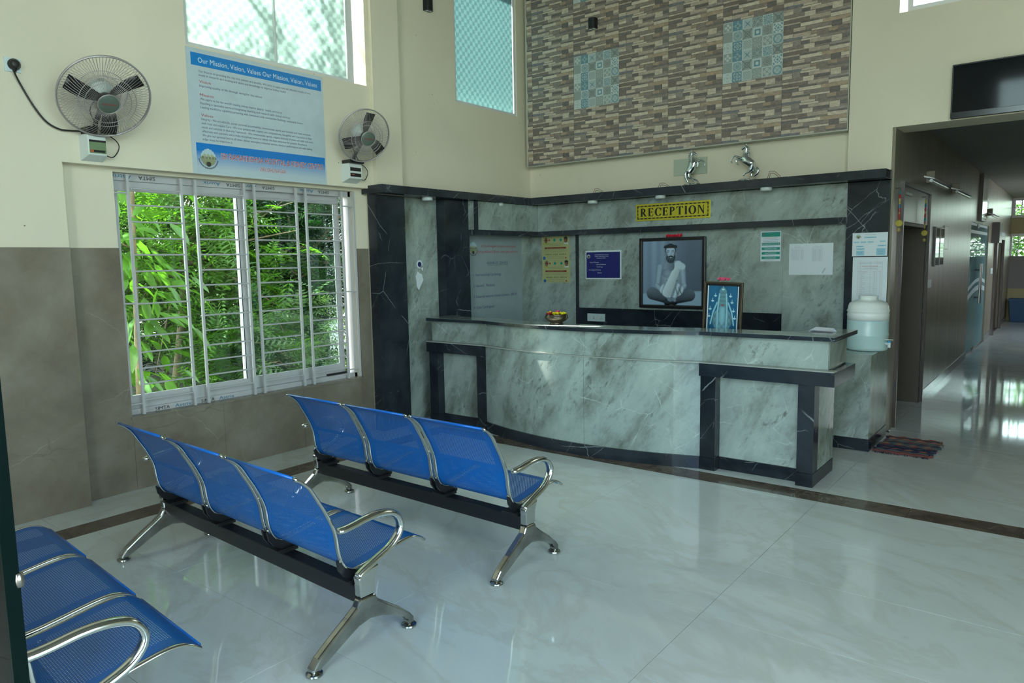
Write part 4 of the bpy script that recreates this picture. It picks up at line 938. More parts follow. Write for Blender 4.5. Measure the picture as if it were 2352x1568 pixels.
# navy board
o, w, h = poster('navy_notice_board', 'navy blue scope of service board with white border on the green marble', 'sign', [(1345, 576), (1427, 574), (1428, 642), (1346, 640)], 'B', YG-0.018, INKW, t=0.004)
part('navy_field', MB().box(w*0.025, w*0.965, h*0.045, h*0.945, 0.004, 0.0046), NAVY, o)
text('lettering', [('SRI RAMAKRISHNA HOSPITAL', w*0.46, h*0.84, w*0.40, h*0.024, 'c'), ('36/1E21 West Pandian Colony', w*0.46, h*0.785, w*0.38, h*0.026, 'c'), ('Virudhunagar-626001', w*0.44, h*0.725, w*0.26, h*0.026, 'c'),
    ('Scope Of Service', w*0.12, h*0.575, w*0.26, h*0.036, 'l'), ('General Medicine', w*0.31, h*0.50, w*0.27, h*0.038, 'l'), ('Cardiology', w*0.32, h*0.415, w*0.17, h*0.036, 'l'), ('Non Scope Of Service', w*0.10, h*0.31, w*0.33, h*0.036, 'l'), ('Dialysis', w*0.34, h*0.21, w*0.12, h*0.036, 'l')], INKW, o, 0.0052)
lg = MB(); lg.lathe([(w*0.045, 0.0046), (w*0.045, 0.0052)], (w*0.09, h*0.80, 0), 20); part('emblem_rim', lg, INKW, o)
lg = MB(); lg.lathe([(w*0.034, 0.0052), (w*0.034, 0.0056)], (w*0.09, h*0.79, 0), 16); part('emblem', lg, plain('emblem_brown', (0.10, 0.08, 0.04), 0.5), o)

# teal directory poster
o, w, h = poster('department_poster', 'white poster with teal bands listing departments, right of the framed portrait', 'poster', [(1748, 531), (1794, 531), (1793, 600), (1746, 600)], 'B', YG-0.014, PAPER)
mb = MB(); mb.box(w*0.05, w*0.96, h*0.82, h*0.97, .001, .0014)
for k in range(4): mb.box(w*0.06, w*0.96, h*(0.535-0.153*k), h*(0.62-0.153*k), .001, .0014)
part('teal_band', mb, TEALP, o)
text('band_lettering', [(s, w*0.5, h*(0.555-0.153*k), w*ww, h*0.042, 'c') for k, (s, ww) in enumerate((('ADMINISTRATION & HR', .86), ('NURSING CARE', .60), ('MAINTENANCE', .56), ('COUNSELLING', .54)))], PAPER, o, 0.002)
text('blue_lettering', [('Contact us amnt facilities', w*0.5, h*0.70, w*0.78, h*0.032, 'c')]+[('9443012345', w*0.5, h*(0.498-0.153*k), w*0.38, h*0.018, 'c') for k in range(4)], BLUEP, o)
text('lettering', [('DEPARTMENT & CONTACT NO', w*0.5, h*0.645, w*0.72, h*0.020, 'c')], INKB, o); text('red_lettering', [('COMPLAINTS & ENQUIRY', w*0.5, h*0.765, w*0.66, h*0.022, 'c')], INKR, o)
text('heading', [('Sri Ramakrishna', w*0.52, h*0.91, w*0.5, h*0.03, 'c'), ('Hospital', w*0.52, h*0.85, w*0.26, h*0.03, 'c')], plain('olive_ink', (0.12, 0.32, 0.12), 0.5), o, 0.002)
mb = MB(); mb.lathe([(w*0.06, .0014), (w*0.06, .0019)], (w*0.14, h*0.895, 0), 14); part('emblem', mb, plain('emblem_dark', (0.14, 0.15, 0.12), .5), o)

# double white sheet with two typed tables
o, w, h = poster('typed_list', 'white folded double sheet with two small typed tables taped to the green marble', 'notice', [(1813, 558.5), (1915, 559), (1912, 632), (1812, 630)], 'B', YG-0.015, PAPER)
mb = MB()
def gridlines(mb, x0, x1, y0, y1, nx, ny, t=0.0009, cols=None):
    for i in range(ny+1): y = y0+(y1-y0)*i/ny; mb.box(x0, x1, y-t/2, y+t/2, .001, .0013)
    for x in ([x0+(x1-x0)*c for c in cols] if cols else [x0+(x1-x0)*i/nx for i in range(nx+1)]): mb.box(x-t/2, x+t/2, y0, y1, .001, .0013)
gridlines(mb, w*.04, w*.33, h*.48, h*.86, 0, 9, cols=(0, .1, .65, 1)); gridlines(mb, w*.53, w*.76, h*.44, h*.86, 0, 11, cols=(0, .1, .55, 1))
part('table_ruling', mb, GREY, o)
text('lettering', [('ADMINISTRATIVE STAFF', w*.19, h*.89, w*.15, h*.018, 'c'), ('SRI RAMAKRISHNA HOSPITAL', w*.65, h*.89, w*.18, h*.018, 'c')]+[('Department name', w*.08, h*(.79-.042*k), w*.12, h*.018, 'l') for k in range(8)]+[('120', w*.28, h*(.79-.042*k), w*.03, h*.018, 'l') for k in range(8)]+[('Duty doctor', w*.56, h*(.79-.038*k), w*.07, h*.018, 'l') for k in range(10)]+[('94430', w*.68, h*(.79-.038*k), w*.05, h*.018, 'l') for k in range(10)], GREY, o)
mb = MB().tube([(w*.76, h*.06, .0015), (w*.80, h*.16, .0015), (w*.83, h*.22, .0015)], 0.001, 4).tube([(w*.77, h*.04, .0015), (w*.84, h*.2, .0015)], .001, 4); part('signature', mb, INKB, o)
part('fold_line', MB().box(w*.49, w*.494, 0.002, h-.002, .001, .0016), PAPER, o)

# two sheets on the black pier
PY = YS+0.010
o, w, h = poster('organisation_chart', 'white landscape sheet with pale blue chart boxes at the top of the black pier', 'notice', [(1958, 535), (2039, 533), (2038.5, 587), (1957.5, 589)], 'B', PY, PAPER)
mb = MB()
for (a, b, c, d) in ((.34, .68, .77, .83), (.04, .20, .57, .63), (.24, .40, .57, .63), (.44, .60, .57, .63), (.78, .94, .59, .65), (.11, .33, .39, .45), (.12, .36, .28, .34), (.72, .96, .41, .47), (.12, .35, .03, .24), (.69, .95, .03, .33)): mb.box(w*a, w*b, h*c, h*d, .001, .0014)
part('chart_box', mb, CYANP, o)
text('lettering', [('SRI RAMAKRISHNA HOSPITAL', w*.5, h*.90, w*.32, h*.022, 'c'), ('Managing Director', w*.51, h*.785, w*.18, h*.026, 'c'), ('Casualty', w*.22, h*.405, w*.1, h*.026, 'c'), ('Nursing staff', w*.24, h*.295, w*.16, h*.026, 'c'), ('Secretary', w*.84, h*.425, w*.12, h*.026, 'c'), ('Front office', w*.23, h*.15, w*.16, h*.024, 'c'), ('reception', w*.23, h*.09, w*.12, h*.024, 'c'), ('Housekeeping', w*.82, h*.24, w*.18, h*.024, 'c'), ('maintenance', w*.82, h*.17, w*.16, h*.024, 'c'), ('security', w*.82, h*.10, w*.12, h*.024, 'c')], INKB, o, .002)
logo(o, w*.17, h*.86, w*.065)
o, w, h = poster('investigation_chart', 'white portrait sheet with a ruled red and blue table behind the water can', 'notice', [(1958, 591), (2039, 589), (2036, 697), (1957, 697)], 'B', PY, PAPER)
mb = MB(); gridlines(mb, w*.15, w*.86, h*.16, h*.90, 0, 22, .0009, cols=(0, .11, .52, .78, 1)); part('table_ruling', mb, GREY, o)
text('red_lettering', [('INVESTIGATION REPORT', w*.5, h*.795, w*.45, h*.018, 'c'), ('Sl  Investigation', w*.17, h*.68, w*.28, h*.012, 'l'), ('Timing', w*.58, h*.68, w*.08, h*.012, 'l'), ('Report', w*.75, h*.68, w*.08, h*.012, 'l')], INKR, o)
text('lettering', [('SRI RAMAKRISHNA HOSPITAL, VIRUDHUNAGAR', w*.5, h*.865, w*.66, h*.015, 'c'), ('TURN AROUND TIME', w*.5, h*.755, w*.35, h*.015, 'c')]+[(random.choice(('Urea', 'Sugar', 'Blood group', 'Creatinine', 'Lipid profile', 'Electrolytes', 'Urine routine')), w*.25, h*(.645-.0336*k), None, h*.012, 'l') for k in range(14)]+[('1 Hour', w*.60, h*(.645-.0336*k), w*.07, h*.012, 'l') for k in range(14)]+[('Yes', w*.78, h*(.645-.0336*k), w*.04, h*.012, 'l') for k in range(14)], plain('blue_grey_ink', (.10, .16, .30), .5), o)
# torn sticker remains on the side wall
o, w, h = None, None, None
p = onx(956, 630, XB+0.002)
o = flat('torn_sticker', 'torn white sticker remains with small blue emblem on the green side wall', 'sticker', 'L', p)
mb = MB(); mb.add([(.0, -.12, .001), (.03, -.16, .001), (.07, -.10, .001), (.10, -.06, .001), (.08, .0, .001), (.05, .01, .001), (.02, .03, .001), (-.01, -.02, .001), (0, -.07, .001)], [tuple(range(9))]); part('torn_paper', mb, PAPER, o)
mb = MB().lathe([(.042, .0005), (.042, .0012)], (.05, .10, 0), 20); mb.add([(.06, .07, .0012), (.09, .03, .0012), (.10, .05, .0012), (.088, .09, .0012)], [(0, 1, 2, 3)]); part('round_sticker', mb, PAPER, o)
part('emblem', MB().lathe([(.026, .0012), (.026, .0018)], (.05, .10, 0), 18).lathe([(.008, .002), (.008, .0024)], (.05, .10, 0), 6), INKB, o)

# white switch and socket plate on the black band
o, w, h = poster('socket_plate', 'white double socket and switch plate on the black marble band', 'socket', [(1350, 719), (1390, 721), (1390, 739), (1350, 736)], 'B', YG-0.016, SOCK, t=0.008)
mb = MB()
for x, y in ((.37, .60), (.34, .38), (.40, .38), (.80, .60), (.77, .34), (.85, .34)): mb.box(w*(x-.014), w*(x+.014), h*(y-.05), h*(y+.05), .008, .0085)
part('socket_hole', mb, INKK, o)
mb = MB()
for x in (.12, .21, .54, .63): mb.box(w*(x-.03), w*(x+.03), h*.28, h*.66, .008, .011)
part('switch_rocker', mb, WPLAS, o)

# ------------------------------------------------------------------ framed portrait and framed idol picture
def sstep(a, b, x): t = np.clip((x-a)/(b-a), 0, 1); return t*t*(3-2*t)
def blob(C, m, col): m = m[..., None]; return C*(1-m)+np.array(col)*m
def ell(X, Y, cx_, cy_, a, b, ang=0.0, soft=.06):
    c, s = math.cos(ang), math.sin(ang); x = (X-cx_)*c+(Y-cy_)*s; y = -(X-cx_)*s+(Y-cy_)*c
    r = np.sqrt((x/a)**2+(y/b)**2); return 1-sstep(1-soft, 1+soft, r), r, x/a, y/b
def capsule(X, Y, p, q, ra, rb, soft=.008):
    px, py = p; dx, dy = q[0]-px, q[1]-py; t = np.clip(((X-px)*dx+(Y-py)*dy)/(dx*dx+dy*dy), 0, 1)
    d = np.hypot(X-px-t*dx, Y-py-t*dy); r = ra+(rb-ra)*t; s = ((X-px)*dy-(Y-py)*dx)/math.hypot(dx, dy)/r
    return 1-sstep(r-soft, r+soft, d), s
def man(U, V):
    X, Y = U, V
    C = np.zeros(U.shape+(3,)); base = 0.085+0.10*np.exp(-((X-.2)/.35)**2)+.02*np.sin(X*40)*(X < .5)
    C[:] = base[..., None]*np.array((.82, 1.15, 1.62)); C *= (1.08-.25*Y)[..., None]
    fl = sstep(.80, .83, Y+.05*(X-.2)); C = blob(C, fl, (.20, .29, .38))
    def sk(m, sh, k=1.0):
        nonlocal C; v = np.clip(.115+.16*sh, .008, .5)*k
        C = C*(1-m[..., None])+(m*v)[..., None]*np.array((.80, 1.08, 1.38))
    # crossed legs
    for (p, q, ra, rb) in (((.17, .82), (.55, .95), .10, .055), ((.80, .84), (.42, .96), .095, .05)):
        m, s = capsule(X, Y, p, q, ra, rb); sk(m, .35-1.0*(Y-.80)*5-.25*s*s, .55)
    m, r, a, b = ell(X, Y, .49, .55, .20, .25); sk(m, .55-.5*a*a-.2*np.abs(b), 1.25)           # trunk
    for p, q, ra, rb in (((.30, .42), (.26, .70), .055, .042), ((.26, .70), (.48, .91), .042, .026), ((.68, .42), (.71, .70), .055, .042), ((.71, .70), (.53, .91), .042, .026)):
        m, s = capsule(X, Y, p, q, ra, rb); sk(m, .75-.75*s*s-.1*s, 1.2)
    m, r, a, b = ell(X, Y, .42, .50, .09, .07); C = C*(1-(m*.25)[..., None]*(r[..., None]))
    C = blob(C, capsule(X, Y, (.42, .62), (.60, .62), .010, .010)[0]*.6, (.03, .05, .07))
    # waist cloth
    m, r, a, b = ell(X, Y, .50, .76, .20, .12); f = .30+.13*np.cos(a*14+b*3); C = C*(1-m[..., None])+(m*f)[..., None]*np.array((.85, 1.1, 1.28))
    for q in (-.10, -.02, .07, .12): C = blob(C, capsule(X, Y, (.50+q, .72), (.50+q*1.4, .82), .004, .010)[0]*.8, (.03, .045, .06))
    # sash from his left shoulder
    m, s = capsule(X, Y, (.62, .37), (.42, .80), .055, .075); f = .40-.08*s+.03*np.sin(s*18); C = C*(1-m[..., None])+(m*f)[..., None]*np.array((.88, 1.08, 1.2))
    m, s = capsule(X, Y, (.60, .36), (.68, .40), .05, .05); C = blob(C, m*.9, (.34, .44, .50))
    # hands, neck, head, beard
    for cx_ in (.47, .54): m, r, a, b = ell(X, Y, cx_, .915, .045, .028, .5); sk(m, .5-.3*r)
    for k in range(4): C = blob(C, capsule(X, Y, (.475+.018*k, .905), (.485+.018*k, .94), .002, .002, .003)[0]*.8, (.03, .04, .06))
    m, s = capsule(X, Y, (.48, .33), (.48, .40), .06, .07); sk(m, .2-.3*s)
    m, r, a, b = ell(X, Y, .478, .155, .095, .115); C = blob(C, m, (.02, .03, .04))
    m, r, a, b = ell(X, Y, .478, .19, .085, .115); sk(m, .95-.8*a*a-.25*b, 1.35)
    for cx_ in (.385, .572): m, r, a, b = ell(X, Y, cx_, .205, .013, .035); sk(m, .3)
    C = blob(C, (capsule(X, Y, (.40, .10), (.56, .10), .035, .035)[0])*(Y < .115), (.02, .025, .03))
    m, r, a, b = ell(X, Y, .483, .262, .078, .085); side = sstep(.228, .25, Y+.9*np.maximum(np.abs(X-.483)-.052, 0)); C = blob(C, m*side*(.88+.12*np.sin(X*160+Y*60)), (.022, .03, .038))
    C = blob(C, ell(X, Y, .485, .245, .042, .018)[0], (.03, .04, .05)); C = blob(C, ell(X, Y, .485, .258, .022, .008)[0], (.24, .30, .35)); C = blob(C, capsule(X, Y, (.405, .17), (.425, .24), .010, .014)[0]*.6, (.02, .03, .04)); C = blob(C, capsule(X, Y, (.558, .17), (.545, .24), .010, .014)[0]*.6, (.02, .03, .04))
    for cx_ in (.44, .515): C = blob(C, ell(X, Y, cx_, .172, .022, .006)[0]*.9, (.03, .04, .05)); C = blob(C, ell(X, Y, cx_, .152, .026, .005, .1)[0]*.8, (.03, .04, .05))
    C = blob(C, capsule(X, Y, (.487, .165), (.490, .215), .004, .010)[0]*.35, (.04, .05, .07)); C = blob(C, ell(X, Y, .478, .11, .009, .009)[0], (.45, .02, .02))
    return C*1.55
def idol(U, V):
    X, Y = U, V; C = np.zeros(U.shape+(3,)); C[:] = (.015, .10, .20); C *= (1.2-.5*Y+.15*np.sin(X*9))[..., None]
    def lb(m, sh, k=1.0):
        nonlocal C; v = np.clip(.25+.35*sh, .05, .75)*k; C = C*(1-m[..., None])+(m*v)[..., None]*np.array((.45, .95, 1.15))
    for a, b, c, d in ((.12, .88, .86, .92), (.06, .94, .92, .965), (0.0, 1, .965, 1.0)):
        m = sstep(a-.01, a+.01, X)*(1-sstep(b-.01, b+.01, X))*sstep(c-.005, c+.005, Y)*(1-sstep(d-.005, d+.005, Y)); lb(m, .5+.2*np.sin(X*60), 1.0)
    m, r, a, b = ell(X, Y, .5, .66, .33, .24); lb(m, .5-.5*a*a+.25*np.sin(Y*45)*np.cos(X*38), .75)
    m, r, a, b = ell(X, Y, .5, .36, .20, .22); lb(m, .45-.4*a*a+.12*np.sin(Y*60), .7)
    m, r, a, b = ell(X, Y, .5, .56, .11, .20); lb(m, .75-.6*a*a-.2*b*b, .95)
    m = capsule(X, Y, (.5, .17), (.5, .26), .14, .16)[0]; lb(m, .4+.15*np.sin(Y*80), .65)
    for pts in (((.38, .17), (.33, .50), (.34, .88)), ((.62, .17), (.66, .50), (.65, .88)), ((.30, .34), (.18, .52), (.10, .74)), ((.70, .34), (.83, .52), (.90, .74))):
        for p, q in zip(pts, pts[1:]): m, s = capsule(X, Y, p, q, .024, .024); lb(m, 1.0-.7*s*s)
    C = blob(C, ell(X, Y, .5, .375, .05, .012)[0], (.35, .05, .06))
    for x, y in ((.5, .07), (.24, .20), (.76, .20), (.15, .30), (.82, .32), (.07, .46), (.88, .48), (.04, .60), (.93, .62)):
        C = blob(C, ell(X, Y, x, y, .055, .012)[0], (.45, .70, .78)); C = blob(C, capsule(X, Y, (x, y-.05), (x, y), .006, .010)[0], (.40, .62, .70)); C = blob(C, ell(X, Y, x, y+.012, .025, .010)[0], (.35, .6, .7))
    return C
def frame_rails(par, w, h, fw, d, m, name='frame'):
    mb = MB(); mb.prism([(0, 0), (w, 0), (w-fw, fw), (fw, fw)], 0, d); mb.prism([(0, h), (fw, h-fw), (w-fw, h-fw), (w, h)], 0, d)
    mb.prism([(0, 0), (fw, fw), (fw, h-fw), (0, h)], 0, d); mb.prism([(w, 0), (w, h), (w-fw, h-fw), (w-fw, fw)], 0, d)
    return part(name, mb, m, par, bevel=0.003)
def flowers(par_name, lab, c, nrm_y, m, n=5, s=0.022, grp=None):
    t = thing(par_name, lab, 'flower', c, group=grp)
    for k in range(n):
        mb = MB(); x = (k-(n-1)/2)*s*1.15; r = random.Random(k+n)
        for q in range(9):
            a = r.uniform(0, 6.28); b = r.uniform(-0.2, 1.3); l = s*r.uniform(.8, 1.25)
            d = Vector((math.cos(a)*math.cos(b), -abs(math.sin(a))*math.cos(b), math.sin(b)*1.1)); o_ = Vector((x, 0, s*.35)); sd = d.orthogonal().normalized()*l*0.35
            mb.add([o_, o_+d*l*.6+sd, o_+d*l, o_+d*l*.6-sd], [(0, 1, 2, 3)])
        part('petals', mb, m, t)
    return t
org, w, h = quad([(1470, 548), (1621, 542), (1620.5, 711), (1472, 705)], 'B', YG-0.045)
o = flat('framed_portrait', 'large black-framed monochrome portrait of a seated bearded man wearing a white sash', 'picture', 'B', org)
part('backing', MB().box(0.004, w-.004, 0.004, h-.004, -0.03, 0.010), FRAMEB, o)
frame_rails(o, w, h, 0.028, 0.030, FRAMEB); mb = MB(); fr(mb, .028, w-.028, .028, h-.028, .0035, .024); part('inner_fillet', mb, GOLDF, o)
q = link('photograph', picmesh('photograph', w-.07, h-.07, 180, 200, man, PIC, 0.0), o); q.location = (.035, .035, 0.012)
c = ony(1549, 541, YG-0.05); flowers('flower_cluster', 'red flowers tucked on top of the large black-framed portrait', (c[0], YG-.055, org[2]+h), 0, REDP, 6, .026, 'flowers on the picture frames')
# picture standing on the rear worktop behind the counter
YI = 5.50
tl_, tr_ = ony(1620, 646, YI), ony(1709, 645, YI)
w = tr_[0]-tl_[0]; ztop = (tl_[2]+tr_[2])/2; h = ztop-0.927
o = flat('framed_idol_picture', 'smaller antique gold framed blue picture of a garlanded temple idol standing behind the counter', 'picture', 'B', (tl_[0]-0.006, YI-0.03, 0.927), tilt=-0.035)
part('backing', MB().box(0.003, w-.003, 0.003, h-.003, -0.012, 0.008), FRAMEB, o)
frame_rails(o, w, h, 0.016, 0.020, GOLDF); mb = MB(); fr(mb, .018, w-.018, .018, h-.018, .012, .016); part('inner_moulding', mb, FRAMEB, o)
part('mount', MB().box(.03, w-.03, .03, h-.03, .008, .0095), PAPER, o)
ih = h-0.09-.05
q = link('picture_print', picmesh('picture_print', w-.08, h*0.84, 130, 190, idol, PIC, 0.0), o); q.location = (.04, .05, 0.0105)
c = ony(1665, 641, YI-0.03); flowers('flower_cluster', 'pink flowers laid on top of the smaller gold framed idol picture', (c[0], YI-.04, 0.927+h+0.002), 0, PINKP, 4, .022, 'flowers on the picture frames')
# bronze bowl with flower heads
bwl = thing('bronze_bowl', 'dark bronze bowl with two ring handles on the counter top', 'bowl', (-3.50, 5.075, 1.056))
def lp(r, z): return (r, z)
obj('bowl', MB().lathe([(0.058, 0.0), (0.060, 0.004), (0.050, 0.014), (0.082, 0.030), (0.100, 0.052), (0.098, 0.070), (0.090, 0.080), (0.094, 0.084), (0.090, 0.085), (0.085, 0.078), (0.092, 0.068), (0.075, 0.035), (0.0, 0.028)], (-3.50, 5.075, 1.056), 32), BRONZE, bwl, smooth='all')
for s_ in (-1, 1):
    mb = MB(); c = (-3.50+s_*0.098*.79, 5.075-s_*0.098*.0, 1.056+.066)
    mb.tube([(c[0]+s_*.012+s_*.018*math.cos(a), c[1], c[2]+.020*math.sin(a)) for a in [2*math.pi*k/12 for k in range(12)]], 0.007, 6, closed=True); obj('handle', mb, BRONZE, bwl, smooth='all')
FL = ['large yellow flower, leftmost of the yellow ones in the bronze bowl', 'red flower lying on the large left yellow flower in the bowl', 'pink flower lying flat at the middle of the bowl', 'pink flower standing highest in the middle of the bowl',
      'yellow flower at the middle of the bowl below the upright pink one', 'yellow flower right of centre in the bronze bowl', 'red flower between the middle and right yellow flowers in the bowl', 'yellow flower next to the rim at the right of the bowl', 'small yellow flower, rightmost of all in the bowl', 'red flower at the far left rim of the bowl']
r_ = random.Random(5)
for k, (dx, dy, dz, m) in enumerate(((-.065, -.01, .082, YELP), (-.055, -.035, .078, REDP), (-.01, -.02, .080, PINKP), (.012, 0, .096, PINKP), (.005, -.04, .080, YELP), (.035, -.03, .079, YELP), (.03, .01, .078, REDP), (.068, -.02, .082, YELP), (.078, .0, .080, YELP), (-.075, .02, .078, REDP))):
    mb = MB(); c = Vector((-3.50+dx, 5.075+dy, 1.056+dz+.006))
    for q in range(8):
        a = q*math.pi/4+r_.uniform(-.2, .2); b = r_.uniform(.1, .9); d = Vector((math.cos(a)*math.cos(b), math.sin(a)*math.cos(b), math.sin(b)))
        sd = Vector((-math.sin(a), math.cos(a), 0))*.012; mb.add([c-Vector((0, 0, .010)), c+d*.018+sd, c+d*.028, c+d*.018-sd], [(0, 1, 2, 3)])
    nm = {id(YELP): 'yellow', id(REDP): 'red', id(PINKP): 'pink'}[id(m)]
    tag(obj('flower', mb, m), FL[k], 'flower', nm+' flowers in the bowl')
# folded paper slip
p = onz(1888, 761, 1.056)
mb = MB(); mb.add([(p[0]-.085, p[1]-.03, 1.0565), (p[0]+.085, p[1]-.045, 1.0565), (p[0]+.09, p[1]+.04, 1.0565), (p[0]-.06, p[1]+.06, 1.0565), (p[0]-.08, p[1]-.02, 1.064), (p[0]+.08, p[1]-.04, 1.062), (p[0]+.07, p[1]+.035, 1.080), (p[0]-.055, p[1]+.05, 1.084)], [(0, 1, 2, 3), (4, 5, 6, 7), (3, 2, 6, 7), (0, 3, 7, 4)])
tag(obj('paper_slip', mb, plain('white_paper', (0.72, 0.76, 0.84), 0.7)), 'folded white paper slip lying on the right end of the counter top', 'paper')

# ------------------------------------------------------------------ horses on the ledge
def skinned(name, chains, parent, m, lv=2):
    """chains: lists of ((x,y,z), radius); joined where a point repeats exactly"""
    vs, rs, es, idx = [], [], [], {}
    for ch in chains:
        prev = None
        for p, r in ch:
            k = tuple(round(c, 5) for c in p)
            if k not in idx: idx[k] = len(vs); vs.append(p); rs.append(r)
            if prev is not None and prev != idx[k]: es.append((prev, idx[k]))
            prev = idx[k]
    me = bpy.data.meshes.new(name); me.from_pydata(vs, es, [])
    o = link(name, me, parent); me.materials.append(m)
    o.modifiers.new('skin', 'SKIN').use_smooth_shade = True; sub = o.modifiers.new('sub', 'SUBSURF'); sub.levels = lv; sub.render_levels = lv
    for i, d in enumerate(me.skin_vertices[0].data): d.radius = (rs[i] if not isinstance(rs[i], tuple) else rs[i]); 
    me.skin_vertices[0].data[0].use_root = True
    return o
YH = 6.90
def Hpt(x, y, dy=0.0):
    p = ony(1540+x*320/2352, 310+y*130/956, YH); return (p[0], YH+dy, p[2])
def horse(label, pts):
    base = Hpt(*pts['base']); zb = 2.3125
    t = thing('horse_figurine', label, 'figurine', (base[0], YH, zb))
    T = lambda p: (p[0]-base[0], p[1]-YH, p[2]-zb)
    k = 0.00062
    R = lambda r: (r*k, r*k)
    ch = []
    body = [(T(Hpt(*pts['body'][i][:2])), R(pts['body'][i][2])) for i in range(len(pts['body']))]
    ch.append(body)
    for leg, side, root in pts['legs']:
        dy = side*0.016; rt = body[root]
        ch.append([rt]+[(T(Hpt(x, y, dy)), R(r)) for x, y, r in leg])
    skinned('body', ch, t, SILVER)
    tail = [(T(Hpt(x, y, 0)), R(r)) for x, y, r in pts['tail']]; skinned('tail', [tail], t, SILVER, 1)
    mb = MB(); mane = pts['mane']; r = random.Random(4)
    for i, (x, y) in enumerate(mane):
        for q in range(2):
            a = T(Hpt(x, y)); d = pts['maned']; l = r.uniform(22, 34)
            e = T(Hpt(x+d*l, y+r.uniform(8, 26)))
            mb.tube([(a[0], a[1]+(q-.5)*.014, a[2]), ((a[0]+e[0])/2, a[1]+(q-.5)*.018, (a[2]+e[2])/2+.003), (e[0], a[1]+(q-.5)*.02, e[2])], [0.006, 0.005, 0.0015], 6)
    part('mane', mb, SILVER, t, smooth='all')
    for dy in (-.008, .008):
        ex, ey = pts['ear']; a = T(Hpt(ex, ey, dy)); part('ear', MB().tube([a, (a[0], a[1], a[2]+.018)], [0.004, 0.0008], 6), SILVER, t, smooth='all')
    # rock base down to the ledge
    b0, b1 = pts['rock']; a, b = T(Hpt(b0, pts['base'][1])), T(Hpt(b1, pts['base'][1])); zt = a[2]
    mb = MB(); n = 9; r = random.Random(2)
    ring = [(a[0]+(b[0]-a[0])*(0.5+0.5*math.cos(q)), 0.05*math.sin(q)) for q in [2*math.pi*k/18 for k in range(18)]]
    mb.prism(ring, 0.0, 0.010); part('base', mb, BLKM, t, bevel=0.002)
    mb = MB()
    for q in range(16):
        x = a[0]+(b[0]-a[0])*r.uniform(.08, .92); y = r.uniform(-.03, .03); s_ = r.uniform(.010, .020)
        mb.lathe([(s_*1.2, 0.0), (s_, s_*.6), (s_*.4, s_*1.1), (0, s_*1.2)], (x, y, 0.009), 7)
    part('rockwork', mb, SILVER, t, smooth='all')
    return t
horse('silver rearing horse figurine facing right, standing before the blank wall plate', dict(base=(360, 815), rock=(215, 490),
    body=[(290, 640, 44), (325, 590, 62), (365, 545, 62), (390, 500, 58), (378, 440, 44), (362, 380, 34), (360, 320, 30), (378, 290, 30), (415, 315, 22), (450, 350, 13)],
    legs=[([(430, 465, 20), (472, 450, 15), (476, 500, 11), (465, 545, 10), (440, 550, 11)], -1, 3), ([(440, 440, 20), (515, 418, 14), (555, 455, 11), (575, 490, 10), (552, 530, 11)], 1, 3),
          ([(320, 660, 34), (322, 710, 18), (385, 745, 14), (400, 785, 14)], -1, 0), ([(300, 690, 32), (350, 735, 16), (430, 760, 13), (465, 795, 13)], 1, 0)],
    tail=[(270, 615, 14), (250, 660, 20), (255, 720, 22), (285, 780, 16), (300, 810, 8)], mane=[(335, 300), (330, 335), (330, 370), (335, 405), (340, 440), (335, 470)], maned=-1, ear=(358, 280)))
horse('silver rearing horse figurine facing left, the right one of the pair', dict(base=(1300, 712), rock=(1130, 1450),
    body=[(1420, 545, 54), (1380, 500, 66), (1325, 450, 66), (1270, 405, 58), (1262, 350, 42), (1275, 290, 32), (1290, 220, 30), (1270, 190, 30), (1235, 215, 23), (1200, 252, 14)],
    legs=[([(1185, 390, 20), (1095, 352, 14), (1060, 390, 11), (1025, 440, 10), (1055, 480, 11)], -1, 3), ([(1190, 425, 20), (1100, 405, 13), (1098, 450, 11), (1112, 485, 10), (1148, 505, 10)], 1, 3),
          ([(1370, 570, 36), (1345, 615, 18), (1270, 650, 14), (1235, 695, 14)], -1, 0), ([(1400, 590, 34), (1350, 640, 18), (1360, 670, 14), (1345, 705, 15)], 1, 0)],
    tail=[(1440, 545, 14), (1485, 570, 16), (1480, 620, 20), (1440, 670, 20), (1400, 700, 12)], mane=[(1310, 175), (1318, 210), (1320, 245), (1318, 280), (1312, 315), (1315, 350), (1318, 380)], maned=0.6, ear=(1280, 170)))
# blank plate and switch behind the horses
o, w, h = poster('blank_wall_plate', 'large pale green blank cover plate on the cream wall behind the left horse', 'wall plate', [(1548, 368), (1624, 359), (1625, 397), (1549, 405)], 'B', YW-0.001, plain('pale_green_plastic', (0.50, 0.56, 0.44), 0.4), t=0.014)
part('rim', MB().box(.006, w-.006, .006, h-.006, .014, .0155), plain('pale_green_plastic_rim', (0.47, 0.54, 0.43), 0.4), o)

# ------------------------------------------------------------------ mission poster on the left wall
o, w, h = poster('mission_poster', 'large pale blue vinyl Our Mission, Vision, Values poster between the upper and lower left windows', 'poster', [(427, 103), (739, 179), (752, 424), (441, 397)], 'L', XA-0.014, VINYL, t=0.0012)
part('header_band', MB().box(w*.03, w*.985, h*.865, h*.965, .0012, .0016), BLUEP, o)
def grad(U, V):
    t = np.clip((V-.25)/.65, 0, 1)[..., None]; return np.array((0.005, .20, .62))*(1-t)**1.3+(np.array((0.50, 0.60, 0.66)))*(1-(1-t)**1.3)
q = link('footer_band', picmesh('footer_band', w*.96, h*.235, 4, 24, grad, PIC, 0.0), o); q.location = (w*.03, h*.015, .0016)
text('header_lettering', [('Our Mission, Vision, Values Our Mission, Vision, Values', w*.075, h*.892, w*.875, h*.042, 'l')], INKW, o, .0022)
ys_ = [.815, .785, .70, .595, .562, .530, .435, .402, .370, .338, .306, .274]
